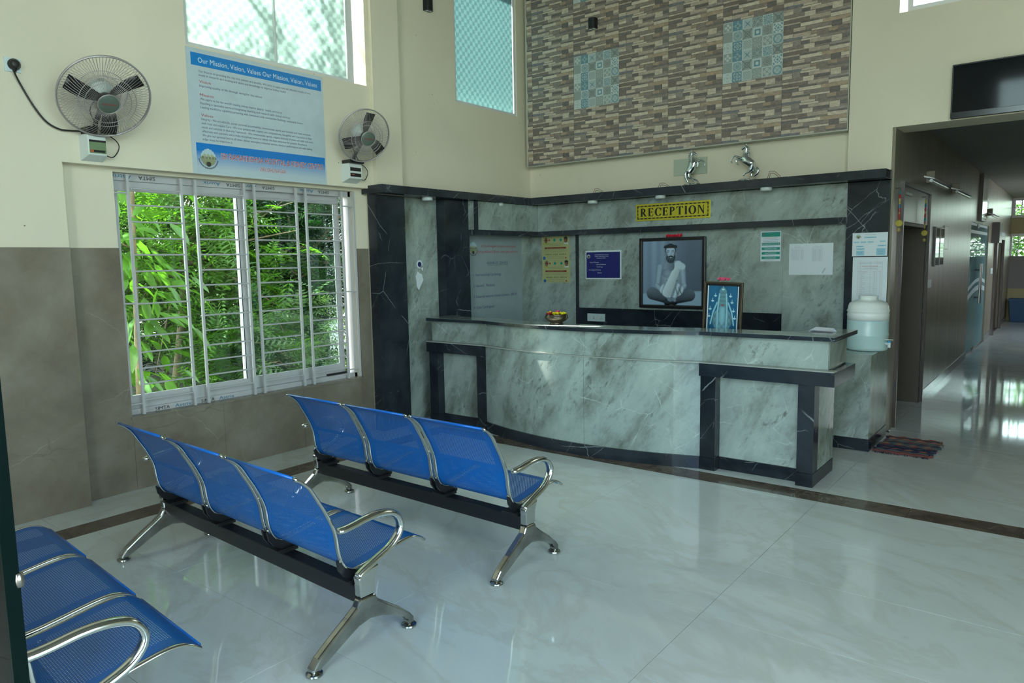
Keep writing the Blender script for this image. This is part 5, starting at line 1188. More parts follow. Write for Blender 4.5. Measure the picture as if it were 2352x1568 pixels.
tx = ['Our focus is on providing the very best patient care possible. We strive to apply new and effective models of care,', 'invest in research and training and share our knowledge to improve kidney health.', 'Improving quality of life through caring for the senses',
 "We aspire to be the world's leading kidney haemo dialysis  health service by:", 'Excelling in specialist services Integrating teaching and research with clinical services', 'Leading workforce capability partnering with consumers and communities Building a sustainable future',
 'Integrity - We act ethically, accept personal accountability, communicate openly and honestly and treat everyone', 'with trust and respect Care - We treat patients with respect, are compassionate, thoughtful and responsive to their', 'needs and sensitive to diversity Teamwork - We communicate openly, respect diversity of views and skills and work',
 'effectively with partners and in multi-disciplinary teams to deliver the best outcomes for patients Excellence.', 'We give our personal best at all times, deliver exemplary customer service, monitor performance and seek leading', 'edge ways to improve it.']
tw = [.82, .62, .43, .58, .64, .74, .80, .81, .82, .77, .81, .20]
text('body_lettering', [(s, w*.075, h*y, w*ww, h*.0185, 'l') for s, y, ww in zip(tx, ys_, tw)], INKB, o, .0018)
text('subheading', [('Vision', w*.075, h*.732, w*.075, h*.022, 'l'), ('Mission', w*.075, h*.627, w*.09, h*.022, 'l'), ('Values', w*.075, h*.466, w*.078, h*.022, 'l')], INKR, o, .0018)
ft = [('SRI RAMAKRISHNA HOSPITAL & KIDNEY CENTRE', w*.19, h*.135, w*.78, h*.052, 'l'), ('VIRUDHUNAGAR', w*.46, h*.065, w*.20, h*.036, 'l')]
tm = textmesh(ft)
for dz, mm, gx, nm in ((.0020, INKW, 1, 'footer_outline'), (.0028, INKR, 0, 'footer_lettering')):
    m2 = MB()
    for (dx, dy) in (((-.0016, 0), (.0016, 0), (0, .0018), (0, -.0018)) if gx else ((0, 0),)): m2.add([(a+dx, b+dy, dz+dx*.02+dy*.03) for a, b, c in tm.v], tm.f)
    me = bpy.data.meshes.new(nm); me.from_pydata(m2.v, [], m2.f); me.materials.append(mm); link(nm, me, o)
logo(o, w*.105, h*.135, w*.052)

# ------------------------------------------------------------------ wall fans
GALV = plain('fan_wire', (0.46, 0.42, 0.42), 0.35, 0.6); BLADE = plain('fan_blade_black', (0.012, 0.012, 0.014), 0.35); CAP = plain('fan_cap_green', (0.13, 0.17, 0.14), 0.3, 0.3)
def fan(label, c, axis_cam, R, boxpts, boxX, spin, kind):
    root = thing('wall_fan', label, 'fan', tuple(c), group='wall fans')
    n = Vector(axis_cam).normalized(); up = Vector((0, 0, 1)); xa = up.cross(n).normalized(); ya = n.cross(xa)
    def Wp(x, y, z): return xa*x+ya*y+n*z
    sub = lambda nm, mb, m, par=root, sm='all': part(nm, mb, m, par, smooth=sm)
    ring = lambda r, z, n_=40: [Wp(r*math.cos(2*math.pi*k/n_), r*math.sin(2*math.pi*k/n_), z) for k in range(n_)]
    sub('outer_ring', MB().tube(ring(R, 0, 56), 0.006, 8, closed=True).tube(ring(R, -.012, 56), 0.004, 6, closed=True), GALV)
    def dome(z0_, rr, s): return s*(z0_)*(1-(rr/R)**2)
    for nm, s, depth, rin in (('front_guard', 1, 0.085, 0.062), ('rear_guard', -1, 0.075, 0.05)):
        mb = MB(); nw = 84
        for k in range(nw):
            a = 2*math.pi*k/nw; pts = []
            for q in range(7):
                rr = rin+(R-rin)*q/6; aa = a+(0.22*s*(1-q/6) if s > 0 else -0.10*(1-q/6)); z = s*depth*(1-((rr-rin)/(R-rin))**2.2)
                pts.append(Wp(rr*math.cos(aa), rr*math.sin(aa), z))
            mb.tube(pts, 0.00125, 4)
        g = sub(nm, mb, GALV); g['kind'] = 'stuff'
        mb = MB()
        for rr in ((.5, .62) if s > 0 else (.42, .55)):
            z = s*(depth*(1-((R*rr-rin)/(R-rin))**2.2)-0.002); mb.tube(ring(R*rr, z), 0.0022, 6, closed=True)
        sub('guard_ring', mb, GALV, g)
    mb = MB()
    pr = [(0.062, 0.072), (0.066, 0.082), (0.062, 0.090)]
    for k in range(32): pass
    def lath(prof, n_=32):
        m_ = MB(); vs = []
        for r, z in prof: vs += [tuple(Wp(r*math.cos(2*math.pi*k/n_), r*math.sin(2*math.pi*k/n_), z)) for k in range(n_)]
        fs = [(i*n_+k, i*n_+(k+1) % n_, (i+1)*n_+(k+1) % n_, (i+1)*n_+k) for i in range(len(prof)-1) for k in range(n_)]
        fs += [tuple(reversed(range(n_))), tuple(range((len(prof)-1)*n_, len(prof)*n_))]; m_.add(vs, fs); return m_
    cap = sub('centre_cap', lath([(0.061, .080), (0.061, .090), (0.057, .092)]), CAP, root, True)
    sub('cap_rim', MB().tube(ring(0.063, .088, 32), 0.0035, 6, closed=True), GALV)
    tm_ = textmesh([('ALMONARD', 0, -.006, .084, .012, 'c')]); m2 = MB(); m2.add([tuple(Wp(a, b, .0935)) for a, b, c_ in tm_.v], tm_.f); sub('cap_lettering', m2, INKR, cap, False)
    sub('motor', lath([(0.03, -.005), (0.055, -.02), (0.072, -.05), (0.072, -.12), (0.055, -.15), (0.02, -.16)]), WPLAS)
    sub('hub', lath([(0.035, -.004), (0.04, .02), (0.03, .045), (0.01, .05)]), BLADE)
    for k in range(3):
        a = spin+2*math.pi*k/3; mb = MB(); vs = []; N = 8
        for i in range(N+1):
            t = i/N; rr = 0.03+(R-0.055)*t; wd = 0.018+0.032*math.sin(min(1, t*1.25)*math.pi/2)*(1-.15*t); sw = 0.18*(1-t)
            for sgn in (-1, 1):
                aa = a+sw; X = rr*math.cos(aa)-sgn*wd*math.sin(aa); Y = rr*math.sin(aa)+sgn*wd*math.cos(aa); vs.append(tuple(Wp(X, Y, .018+sgn*0.014*(1-.4*t))))
        fs = [(2*i, 2*i+1, 2*i+3, 2*i+2) for i in range(N)]; mb.add(vs, fs)
        b = sub('blade', mb, BLADE, root); s_ = b.modifiers.new('t', 'SOLIDIFY'); s_.thickness = 0.002
    # neck down to the wall box
    bo, bw, bh = quad(boxpts, 'L', boxX); loc = Vector(c)
    bx0_, by0, bz0 = boxX, bo[1], bo[2]
    d = 0.085
    nb = Vector((boxX+0.05, by0+bw*.55, bz0+bh+.01))-loc
    mb = MB(); back = n*(-.10)
    mb.tube([back, back*.9+Vector((0, 0, -.09)), nb*.75+back*.25, nb], [0.018, 0.018, 0.016, 0.018], 8); sub('neck', mb, BLKP)
    if kind == 1: mb = MB().box(boxX+.002-loc.x, boxX+.11-loc.x, by0+bw*.1-loc.y, by0+bw*.55-loc.y, bz0+bh+.001-loc.z, bz0+bh+.045-loc.z)
    else: mb = MB().box(boxX+.002-loc.x, boxX+.12-loc.x, by0+bw*.05-loc.y, by0+bw*.95-loc.y, bz0+bh+.001-loc.z, bz0+bh+.03-loc.z)
    part('bracket', mb, BLKP, root, bevel=.003)
    # regulator box: wedge with a sloping face
    mb = MB(); y0_, y1_ = by0-loc.y, by0+bw-loc.y; z0_, z1_ = bz0-loc.z, bz0+bh-loc.z; x0_, x1_ = boxX-loc.x, boxX+d-loc.x
    mb.add([(x0_, y0_, z0_), (x0_, y1_, z0_), (x0_, y1_, z1_), (x0_, y0_, z1_), (x1_, y0_+.02, z0_+.035), (x1_, y1_-.006, z0_+.035), (x1_, y1_-.006, z1_), (x1_, y0_+.02, z1_)], [(3, 2, 1, 0), (4, 5, 6, 7), (0, 1, 5, 4), (1, 2, 6, 5), (2, 3, 7, 6), (3, 0, 4, 7)])
    rb = part('regulator_box', mb, WPLAS, root, bevel=.004)
    mb = MB(); f0 = x1_+.0006; wy = (y1_-y0_-.026)
    Y = lambda t: y0_+.02+wy*t; Z = lambda t: z0_+.035+(z1_-z0_-.035)*t
    if kind == 1:
        mb.box(f0, f0+.001, Y(.06), Y(.97), Z(.08), Z(.72)); part('label_panel', mb, plain('label_green', (.16, .24, .12), .5), rb)
        part('label_band', MB().box(f0+.001, f0+.002, Y(.06), Y(.97), Z(.62), Z(.72)).box(f0+.001, f0+.002, Y(.22), Y(.90), Z(.13), Z(.24)), BLKP, rb)
        part('rocker_switch', MB().box(f0+.001, f0+.006, Y(.10), Y(.26), Z(.13), Z(.24)), plain('orange_neon', (.5, .10, .03), .4), rb)
    else:
        part('label_band', MB().box(f0, f0+.001, Y(.08), Y(.90), Z(.50), Z(.74)).box(f0, f0+.001, Y(.08), Y(.90), Z(.12), Z(.36)), BLKP, rb)
        part('rocker_switch', MB().lathe([(.013, 0), (.013, .004)], (0, 0, 0), 10), plain('orange_neon2', (.6, .12, .05), .4), rb).location = (f0+.002, Y(.28), Z(.24))
    # flex from motor to box
    mb = MB(); st = back*1.2+Wp(0, -.05, 0); bt = Vector((boxX+.05, by0+bw, bz0+bh*.25))-loc
    mb.tube(catmull([tuple(q) for q in (st, st+Vector((0, -.06, -.10)), st+Vector((.02, -.03, -.20)), nb+Vector((.03, .02, .02)), nb+Vector((.02, .12, -.03)), bt+Vector((0, .09, .06)), bt+Vector((0, .05, -.005)), bt)], 5), 0.0035, 6); sub('flex', mb, BLKP)
    return root
camv = lambda c: (Vector(CAMP)-Vector(c)).normalized()
def viewaxis(c, ang, rx, ry):
    """axis that leans ang away from the line to the viewing side, drooping towards the floor"""
    v = camv(c); rt = Vector((0, 0, 1)).cross(v).normalized(); up_ = v.cross(rt)
    return v*math.cos(ang)+(rt*rx+up_*ry)*math.sin(ang)
c1 = onx(241, 224, -4.93); c2 = onx(837, 312, -4.93)
fwd = lambda c: float(_f @ (np.array(c)-CAMP))
fan('wall fan with round wire guard left of the mission poster, cabled to a wall plug', c1, viewaxis(c1, .52, .45, -.89), 97.5*fwd(c1)/FPX, [(182, 312), (236, 312), (232, 374), (183, 368)], XA-0.015, math.radians(40), 1)
fan('wall fan with round wire guard right of the mission poster beside the pilaster', c2, viewaxis(c2, .48, .79, -.61), 60.5*fwd(c2)/FPX, [(783, 376), (820, 380), (818, 421), (785, 421)], XA-0.015, math.radians(83), 2)
# plug plate with black plug and the fan cable
o, w, h = poster('plug_plate', 'square pale wall plate with a black plug at the far left', 'socket', [(8, 130), (46, 137), (47, 168), (10, 163)], 'L', XA-0.0145, SOCK, t=0.010)
part('plug', MB().lathe([(0.034, 0.010), (0.034, 0.03), (0.02, 0.05), (0.012, 0.052)], (w*.55, h*.52, 0), 14).tube([(w*.55, h*.5, .04), (w*.57, h*.18, .035), (w*.58, h*.02, .02)], [.012, .009, .006], 8), BLKP, o, smooth=True)
pts = [(30, 160), (45, 190), (75, 240), (105, 278), (135, 296), (160, 300), (185, 301), (200, 302)]
mb = MB().tube(catmull([tuple(onx(x, y, XA-0.006+(0.04 if i in (0, 7) else 0.012))) for i, (x, y) in enumerate(pts)], 6), 0.0055, 8)
tag(obj('fan_cable', mb, BLKP, smooth='all'), 'black cable drooping along the wall from the plug to the left fan', 'cable')

# small up-down wall lights
for (px, py, side, pl, lab) in ((979, 14, 'L', XB-0.016, 'small black half-round wall light high on the cream side wall'), (1364, 56, 'B', YT-0.003, 'small black half-round wall light on the stone-look tiles')):
    p = onx(px, py, pl) if side == 'L' else ony(px, py, pl)
    o = flat('wall_light', lab, 'wall light', side, p, 'half-round wall lights')
    poly = [(-.048, 0.0), (-.048, .03)]+[(.048*math.sin(a), .03+.04*math.cos(a)) for a in [math.radians(-75+15*k) for k in range(11)]]+[(.048, .03), (.048, 0)]
    mb = MB(); mb.prism([(a, c) for a, c in poly], -.055, .055, 'y'); part('housing', mb, BLKM, o, bevel=.002)
    for s_ in (-1, 1):
        part('lens', MB().box(s_*.022-.014, s_*.022+.014, -.0575, -.0551, .018, .046), WPLAS, o)

# television over the corridor opening
p0 = ony(2188, 149, YT-.06); p1 = ony(2187, 272, YT-.06); tw_, th_ = 1.12, p0[2]-p1[2]
o = flat('television', 'wall-mounted black flat television above the corridor opening', 'television', 'B', (p0[0], YT-.05, p1[2]))
part('cabinet', MB().box(0, tw_, 0, th_, -.04, 0.004), BLKP, o, bevel=.003); part('screen', MB().box(.010, tw_-.010, .045, th_-.010, .004, .006), TVM, o)
part('bezel', MB().box(0, tw_, 0, .042, .004, .009), plain('tv_bezel', (.012, .014, .018), .15), o); text('lettering', [('SONY', tw_*.5, .026, .055, .010, 'c')], PAPER, o, .0095)
part('bracket', MB().box(.25, tw_-.25, .15, th_-.1, -.048, -.04), BLKM, o)
part('sensor', MB().box(tw_*.5-.02, tw_*.5+.02, -.022, 0, -.01, .006), BLKP, o, bevel=.003)

# ------------------------------------------------------------------ waiting benches
SP = catmull([(-.262, .779), (-.233, .762), (-.197, .727), (-.163, .670), (-.129, .610), (-.097, .538), (-.085, .490), (-.079, .440), (-.066, .390), (-.038, .350), (.005, .333), (.06, .336), (.13, .347), (.2, .360), (.27, .371), (.325, .372), (.365, .358), (.395, .336)], 4)
def sheetmesh():
    w = 0.512; vs, fs, uv = [], [], []; s = 0.0; prev = SP[0]; NX = 6
    for p in SP:
        s += math.hypot(p[0]-prev[0], p[1]-prev[1]); prev = p
        for i in range(NX+1): vs.append((-w/2+w*i/NX, p[0], p[1])); uv.append((w*i/NX, s))
    for j in range(len(SP)-1):
        for i in range(NX): a = j*(NX+1)+i; fs.append((a, a+1, a+NX+2, a+NX+1))
    me = bpy.data.meshes.new('seat_shell'); me.from_pydata(vs, [], fs); l = me.uv_layers.new(name='UVMap')
    idx = np.empty(len(me.loops), int); me.loops.foreach_get('vertex_index', idx); l.data.foreach_set('uv', np.array(uv)[idx].ravel())
    me.materials.append(PERF); me.polygons.foreach_set('use_smooth', [True]*len(me.polygons)); return me
def bench(label, loc, rz):
    t = thing('waiting_bench', label, 'bench', loc, rz, 'three-seat waiting benches')
    shell = sheetmesh(); cxs = (-.565, 0.0, .565)
    railmb = MB(); pts = [(0, y-0.003, z-0.004) for y, z in SP]; pts[0] = (0, SP[0][0]-.004, SP[0][1]+.004)
    railmb.tube(pts, [0.011]*len(pts), 8, flat=(1.15, .62), up=(1, 0, 0)); rail_me = mkmesh('side_rail', railmb, CHROME, 'all')
    edge_me = mkmesh('rolled_edge', MB().tube([(-.25, SP[0][0], SP[0][1]), (.25, SP[0][0], SP[0][1])], 0.0065, 8), BLUEM, 'all')
    lip_me = mkmesh('front_edge', MB().tube([(-.25, SP[-1][0], SP[-1][1]), (.25, SP[-1][0], SP[-1][1])], 0.0055, 8), BLUEM, 'all')
    br = MB(); br.prism([(-.090, .385), (-.082, .345), (-.058, .312), (-.02, .290), (.075, .278), (.085, .290), (.07, .300), (.09, .322), (.0, .322), (-.035, .336), (-.058, .362), (-.072, .398)], -.006, .006, 'x'); br_me = mkmesh('seat_bracket', br, BLKM)
    bolt = MB(); [bolt.tube([(-.009, y, z), (.009, y, z)], .0065, 8) for y, z in ((-.078, .388), (.055, .310))]; bolt_me = mkmesh('bolt', bolt, CHROME, True)
    for cx_ in cxs:
        o = link('seat_shell', shell, t); o.location = (cx_, 0, 0); link('rolled_edge', edge_me, o); link('front_edge', lip_me, o)
        for s_ in (-1, 1):
            o2 = link('side_rail', rail_me, t); o2.location = (cx_+s_*.262, 0, 0)
            o3 = link('seat_bracket', br_me, t); o3.location = (cx_+s_*.262, 0, 0); link('bolt', bolt_me, o3)
    cl = MB().box(-.05, .05, -.045, .05, .2755, .287).box(-.045, .045, -.055, .06, .287, .292)
    clm = mkmesh('clamp_plate', cl, BLKP)
    for x in (-.80, -.2825, .2825, .80): o = link('clamp_plate', clm, t); o.location = (x, 0, 0)
    tie = mkmesh('back_spacer', MB().tube([(-.02, -.097, .545), (.02, -.097, .545)], .006, 8), CHROME, True)
    for x in (-.2825, .2825): o = link('back_spacer', tie, t); o.location = (x, 0, 0)
    knob = mkmesh('end_knob', MB().lathe([(.0, 0), (.012, .004), (.014, .012), (.008, .02), (0, .022)], n=12), CHROME, 'all')
    part('beam', MB().box(-.868, .868, -.032, .035, .200, .2752), BLKM, t, bevel=.004)
    outer = [(-.284, .014), (-.282, .034), (-.252, .068), (-.18, .118), (-.10, .170), (-.058, .200), (-.040, .232), (.038, .232), (.050, .205), (.085, .178), (.17, .118), (.228, .068), (.246, .046), (.248, .014)]
    inner = [(.214, .014), (.212, .036), (.19, .058), (.13, .094), (.07, .118), (.01, .130), (-.05, .118), (-.12, .083), (-.20, .040), (-.232, .026), (-.244, .014)]
    lg = MB(); lg.prism(outer+inner, -.022, .022, 'x'); leg_me = mkmesh('leg_casting', lg, STEELD)
    pad = mkmesh('foot_pad', MB().lathe([(.030, 0), (.034, .004), (.033, .011), (.02, .016), (.012, .020), (.012, .03)], n=20), STEELD, True)
    arm_pts = catmull([(-.034, .322), (-.005, .338), (.06, .364), (.135, .394), (.178, .428), (.200, .468), (.192, .507), (.168, .534), (.130, .549), (.08, .556), (.02, .554), (-.04, .545), (-.09, .540), (-.122, .540)], 3)
    am = MB().tube([(0, y, z) for y, z in arm_pts], [.019]*(len(arm_pts)-2)+[.017, .010], 12, flat=(1.15, .78), up=(1, 0, 0)); arm_me = mkmesh('armrest', am, CHROME, 'all')
    po = MB(); po.prism([(-.038, .2335), (.038, .2335), (.040, .30), (.062, .352), (.02, .345), (-.03, .332), (-.045, .318), (-.040, .29)], -.021, .021, 'x'); post_me = mkmesh('arm_post', po, CHROME)
    for s_ in (-1, 1):
        o = link('leg', leg_me, t); o.location = (s_*.890, 0, 0); b = o.modifiers.new('bevel', 'BEVEL'); b.width = .011; b.segments = 3; b.limit_method = 'ANGLE'; b.angle_limit = .9
        for y in (-.262, .231): p = link('foot_pad', pad, o); p.location = (0, y, 0)
        o = link('arm_post', post_me, t); o.location = (s_*.890, 0, 0); b = o.modifiers.new('bevel', 'BEVEL'); b.width = .007; b.segments = 3; b.limit_method = 'ANGLE'; b.angle_limit = .9
        o = link('armrest', arm_me, t); o.location = (s_*.890, 0, 0)
    return t
b1 = bench('blue perforated steel three-seat bench in the middle, its back to the camera', (-3.15, 1.890, 0), -0.035)
b2 = dup(b1, (-3.085, 2.915, 0), -0.016, 'blue perforated steel three-seat bench farthest back, nearest the reception counter')
b3 = dup(b1, (-3.10, 0.81, 0), -0.075, 'blue perforated steel three-seat bench at the lower left, seats seen from above')

# ------------------------------------------------------------------ rag mat on the floor beside the pedestal
q = [onz(x, y, 0.0) for x, y in ((2042, 1003), (2134, 1023), (2118, 1051), (1996, 1037))]
mat_ = thing('rag_mat', 'multicoloured striped rag mat on the tiles by the marble pedestal', 'mat', (float(np.mean([p[0] for p in q])), float(np.mean([p[1] for p in q])), 0))
mx0, mx1 = -1.235, -0.84; my0, my1 = q[3][1]+.02, q[0][1]-.02
cols = [(.03, .035, .06), (.10, .10, .10), (.012, .014, .05), (.16, .05, .05), (.05, .07, .09), (.28, .10, .05), (.015, .02, .06), (.09, .11, .12), (.20, .06, .05), (.03, .04, .07), (.14, .14, .13), (.32, .14, .08)]
ns = 30; r_ = random.Random(8)
RM_ = [plain('rag_%d' % i, c, .95) for i, c in enumerate(cols)]
for k in range(ns):
    y = my0+(my1-my0)*(k+.5)/ns; n_ = 14; m = RM_[r_.randrange(len(cols))]
    e0, e1 = r_.uniform(-.03, .02), r_.uniform(-.03, .03); sk_ = (k/ns)*.02
    pts = [(mx0+e0+(mx1+e1-mx0-e0)*i/n_+sk_, y+.006*math.sin(i*.9+k)+r_.uniform(-.003, .003), .012+.004*math.sin(i*1.7+k*2)) for i in range(n_+1)]
    obj('rag_strip', MB().tube(pts, .0125, 6, flat=(.75, 1.0), up=(0, 0, 1)), m, mat_, smooth='all')
mb = MB()
for k in range(60):
    x = r_.uniform(mx0, mx1); s_ = 1 if k % 2 else -1; y = my1 if s_ > 0 else my0; mb.tube([(x, y, .012), (x+r_.uniform(-.015, .015), y+s_*r_.uniform(.02, .035), .004)], .002, 4)
f = obj('fringe', mb, RM_[0], mat_); f['kind'] = 'stuff'

# ------------------------------------------------------------------ corridor: doors, fittings
def frameprism(mb, y0_, y1_, zt, w, x0_, x1_):
    mb.box(x0_, x1_, y0_-w, y0_, 0, zt+w); mb.box(x0_, x1_, y1_, y1_+w, 0, zt+w); mb.box(x0_, x1_, y0_, y1_, zt, zt+w)
oa, ob, ot = d1a+0.06, d1b-0.04, d1t-0.32
mb = MB(); mb.box(XC, XC+.012, d1a-.02, oa, 0, d1t); mb.box(XC, XC+.012, ob, d1b, 0, d1t); mb.box(XC, XC+.012, oa, ob, ot, d1t)
tilegrid([-2.49, -1.2905], [oa, ob])
door_1 = struct(obj('door_1', mb, GRAN, bevel=.002), 'open doorway with brown granite surround near the corridor mouth')
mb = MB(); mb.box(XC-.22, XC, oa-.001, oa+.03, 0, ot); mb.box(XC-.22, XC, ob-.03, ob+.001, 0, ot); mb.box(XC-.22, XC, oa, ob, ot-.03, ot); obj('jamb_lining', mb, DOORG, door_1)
mb = MB(); mb.box(XC, XC+.03, d1a-.05, d1a-.02, 0, d1t+.03); mb.box(XC, XC+.03, d1a-.02, d1b+.03, d1t, d1t+.03); mb.box(XC, XC+.03, d1b, d1b+.03, 0, d1t); obj('moulding', mb, plain('granite_edge', (.045, .03, .024), .3), door_1)
obj('door_leaf', MB().box(-2.35, XC-.23, oa+.02, oa+.06, 0.01, ot-.04), WOODD, door_1)
def cpost(name, label, cat, pts, m, t=.01, grp=None): return poster(name, label, cat, pts, 'L', XC+.0005, m, grp, t)
o, w, h = poster('name_plate', 'small grey name plate on the granite lintel of the doorway', 'sign', [(2079, 437), (2095, 443), (2095, 453), (2079, 447)], 'L', XC+.013, plain('plate_grey', (.25, .26, .28), .3), t=.004)
mb = MB(); fr(mb, 0, w, 0, h, .006, .005); part('rim', mb, BLKM, o); text('lettering', [('DOCTOR', w*.5, h*.3, w*.7, h*.36, 'c')], INKW, o, .005)
gcol = [(.01, .16, .17), (.32, .01, .01), (.32, .25, .08), (.36, .30, .02), (.02, .13, .24), (.27, .03, .05), (.36, .25, .04), (.30, .03, .02)]
GM = [plain('bead_%d' % i, c, .5) for i, c in enumerate(gcol)]
for k, (px, y0_, y1_, lab) in enumerate(((2068, 432, 533, 'bright beaded garland with yellow disc hanging at the near side of the doorway'), (2127, 452, 556, 'dim beaded garland with yellow disc hanging at the far side of the doorway'))):
    a = onx(px, y0_, XC+.05); b = onx(px, y1_, XC+.05); L_ = a[2]-b[2]
    g = thing('door_garland', lab, 'garland', tuple(b), group='garlands on the doorway'); X_, Y_ = a[0], a[1]
    obj('hook', MB().tube([(XC+.013, Y_, a[2]), (X_, Y_, a[2])], .004, 6), BLKM, g); obj('string', MB().tube([(X_, Y_, a[2]), (X_, Y_, b[2])], .002, 5), BLKM, g)
    for i in range(8):
        z = a[2]-L_*(.12+.075*i); rr = .010 if i % 3 else .008
        obj('bead', MB().lathe([(0, -.03), (rr*.7, -.024), (rr, 0), (rr*.7, .024), (0, .03)], (X_, Y_, z), 10), GM[(i+3*k) % 8], g, smooth='all')
    zc_ = a[2]-L_*.80
    obj('disc', MB().lathe([(0, -.006), (.026, -.005), (.030, 0), (.026, .005), (0, .006)], (X_, Y_, zc_), 18, axis='y'), GM[3], g, smooth=True)
    obj('bell', MB().lathe([(.0, .02), (.014, .012), (.018, -.01), (0, -.02)], (X_, Y_, b[2]+.02), 10), GM[2], g, smooth='all')
DOORPIC = plain('glazed_picture', (.30, .36, .38), .06, spec=.8)
for pts, lab in (([(2144, 520), (2153, 521.5), (2152, 611), (2143, 611)], 'tall glazed picture in thin dark frame, left one of the reflecting pair in the corridor'), ([(2154.5, 522), (2164, 524), (2163, 609), (2153.5, 610)], 'tall glazed picture in thin dark frame, right one of the reflecting pair in the corridor')):
    o, w, h = cpost('wall_picture', lab, 'picture', pts, BLKM, .02, 'reflecting pictures on the corridor wall'); part('glazing', MB().box(.012, w-.012, .012, h-.012, .02, .022), DOORPIC, o); mb = MB(); fr(mb, 0, w, 0, h, .012, .024); part('frame', mb, BLKM, o)
o, w, h = cpost('wall_calendar', 'small gold-edged hanging picture next to the reflecting pair', 'picture', [(2168, 517), (2177, 519), (2174, 574), (2165, 573)], plain('calendar_print', (.25, .22, .17), .3), .012); mb = MB(); fr(mb, 0, w, 0, h, .015, .014); part('frame', mb, GOLDF, o)
o, w, h = cpost('tall_mirror', 'tall narrow dark-framed mirror high above the glass door', 'mirror', [(2251, 398), (2262, 405), (2258, 510), (2247, 507)], WOODD, .05); part('mirror_glass', MB().box(.03, w-.03, .03, h-.03, .05, .052), CHROME, o)
o, w, h = cpost('fuse_box', 'small pale electric box right of the tall mirror', 'switch', [(2260, 455), (2265, 456), (2264, 480), (2259, 479)], WPLAS, .04); part('cover', MB().box(.02, w-.02, .02, h-.02, .04, .046), WPLAS, o)
o, w, h = cpost('switch_plate', 'grey switch plate with two rockers below the garland in the corridor', 'switch', [(2127, 643), (2137, 640), (2136, 658), (2126, 663)], SOCK, .012)
for x in (.18, .55): part('switch_rocker', MB().box(w*x, w*(x+.27), h*.2, h*.8, .012, .018), WPLAS, o)
o, w, h = cpost('switch_plate', 'tiny switch plate beyond the glass door', 'switch', [(2274, 616), (2278, 615.5), (2278, 628), (2274, 629)], SOCK, .012); part('switch_rocker', MB().box(w*.3, w*.7, h*.3, h*.7, .012, .016), WPLAS, o)
o, w, h = cpost('wall_clock_box', 'dark upright box-shaped wall unit beside the far door', 'wall unit', [(2279, 511), (2285, 512), (2284, 558), (2277, 558)], WOODD, .12); part('face', MB().box(.03, w-.03, .03, h-.03, .12, .123), BLKM, o)
# tube lights on their small wall boxes
for k, (a, b, lab) in enumerate((((2133, 407), (2171, 430), 'angled tube light fitting nearest in the corridor'), ((2193, 436), (2221, 449), 'angled tube light fitting second along the corridor'), ((2276, 489), (2290, 500), 'angled tube light fitting farthest along the corridor'))):
    A, Bp = onx(*a, XC+.10), onx(*b, XC+.10); zc_ = (A[2]+Bp[2])/2; ya_, yb_ = A[1], Bp[1]
    if k == 1: yb_ = ya_+1.2
    t = thing('tube_light', lab, 'wall light', (XC, (ya_+yb_)/2, zc_), group='corridor tube lights')
    obj('tube', MB().tube([(XC+.12, ya_+.02, zc_-.02), (XC+.12, yb_-.02, zc_-.02)], .016, 10), plain('tube_glass', (.6, .62, .62), .2), t, smooth=True)
    mb = MB(); mb.prism([(XC+.06, zc_+.03), (XC+.15, zc_+.0), (XC+.155, zc_-.01), (XC+.06, zc_+.015)], ya_, yb_, 'y'); obj('batten', mb, WHTF, t)
    obj('wall_arm', MB().box(XC, XC+.08, (ya_+yb_)/2-.03, (ya_+yb_)/2+.03, zc_+.0, zc_+.12), CREAMC, t, bevel=.005)
# glass entrance with etched bands, pull handles
dg = thing('glass_door', 'frameless glass door with etched wavy bands and long pull handle in the corridor', 'door', (XC, (gda+gdb)/2, 0))
GD = glass('door_glass', (.62, .82, .84))
_n = GD.node_tree; _o = _n.nodes['Material Output']; _l = _o.inputs[0].links[0].from_socket
_d = _n.nodes.new('ShaderNodeBsdfDiffuse'); _d.inputs[0].default_value = (.22, .38, .40, 1); _m = _n.nodes.new('ShaderNodeMixShader'); _m.inputs[0].default_value = .5  # milky film; its pale cyan reflection is put into the diffuse colour
_n.links.new(_l, _m.inputs[1]); _n.links.new(_d.outputs[0], _m.inputs[2]); _n.links.new(_m.outputs[0], _o.inputs[0]); ym_ = gda+(gdb-gda)*.42
for a, b in ((gda+.01, ym_-.003), (ym_+.003, gdb-.01)):
    l = obj('leaf', MB().box(XC-.035, XC-.023, a, b, .02, gdt-.02), GD, dg)
    obj('patch_fitting', MB().box(XC-.045, XC-.013, b-.12 if a < ym_-.1 else a, b if a < ym_-.1 else a+.12, .01, .07), BLKM, l); obj('patch_fitting', MB().box(XC-.045, XC-.013, b-.12 if a < ym_-.1 else a, b if a < ym_-.1 else a+.12, gdt-.07, gdt-.01), BLKM, l)
ETCH = plain('etched_film', (.45, .60, .63), .5)
mb = MB()
for zc_, th_ in ((.98, .06), (.84, .08), (2.15, .08), (2.02, .05), (1.90, .05)):
    n_ = 16; P_ = [(gda+.02+(gdb-gda-.04)*i/n_) for i in range(n_+1)]
    for i in range(n_):
        f_ = lambda y: zc_+(.14*math.sin((y-gda)/(gdb-gda)*2.6) if zc_ < 1.5 else 0)
        mb.add([(XC-.022, P_[i], f_(P_[i])), (XC-.022, P_[i+1], f_(P_[i+1])), (XC-.022, P_[i+1], f_(P_[i+1])+th_), (XC-.022, P_[i], f_(P_[i])+th_)], [(0, 1, 2, 3)])
obj('etched_band', mb, ETCH, dg)['kind'] = 'stuff'
STEEL = plain('brushed_steel', (.32, .30, .28), .3, 1.0)
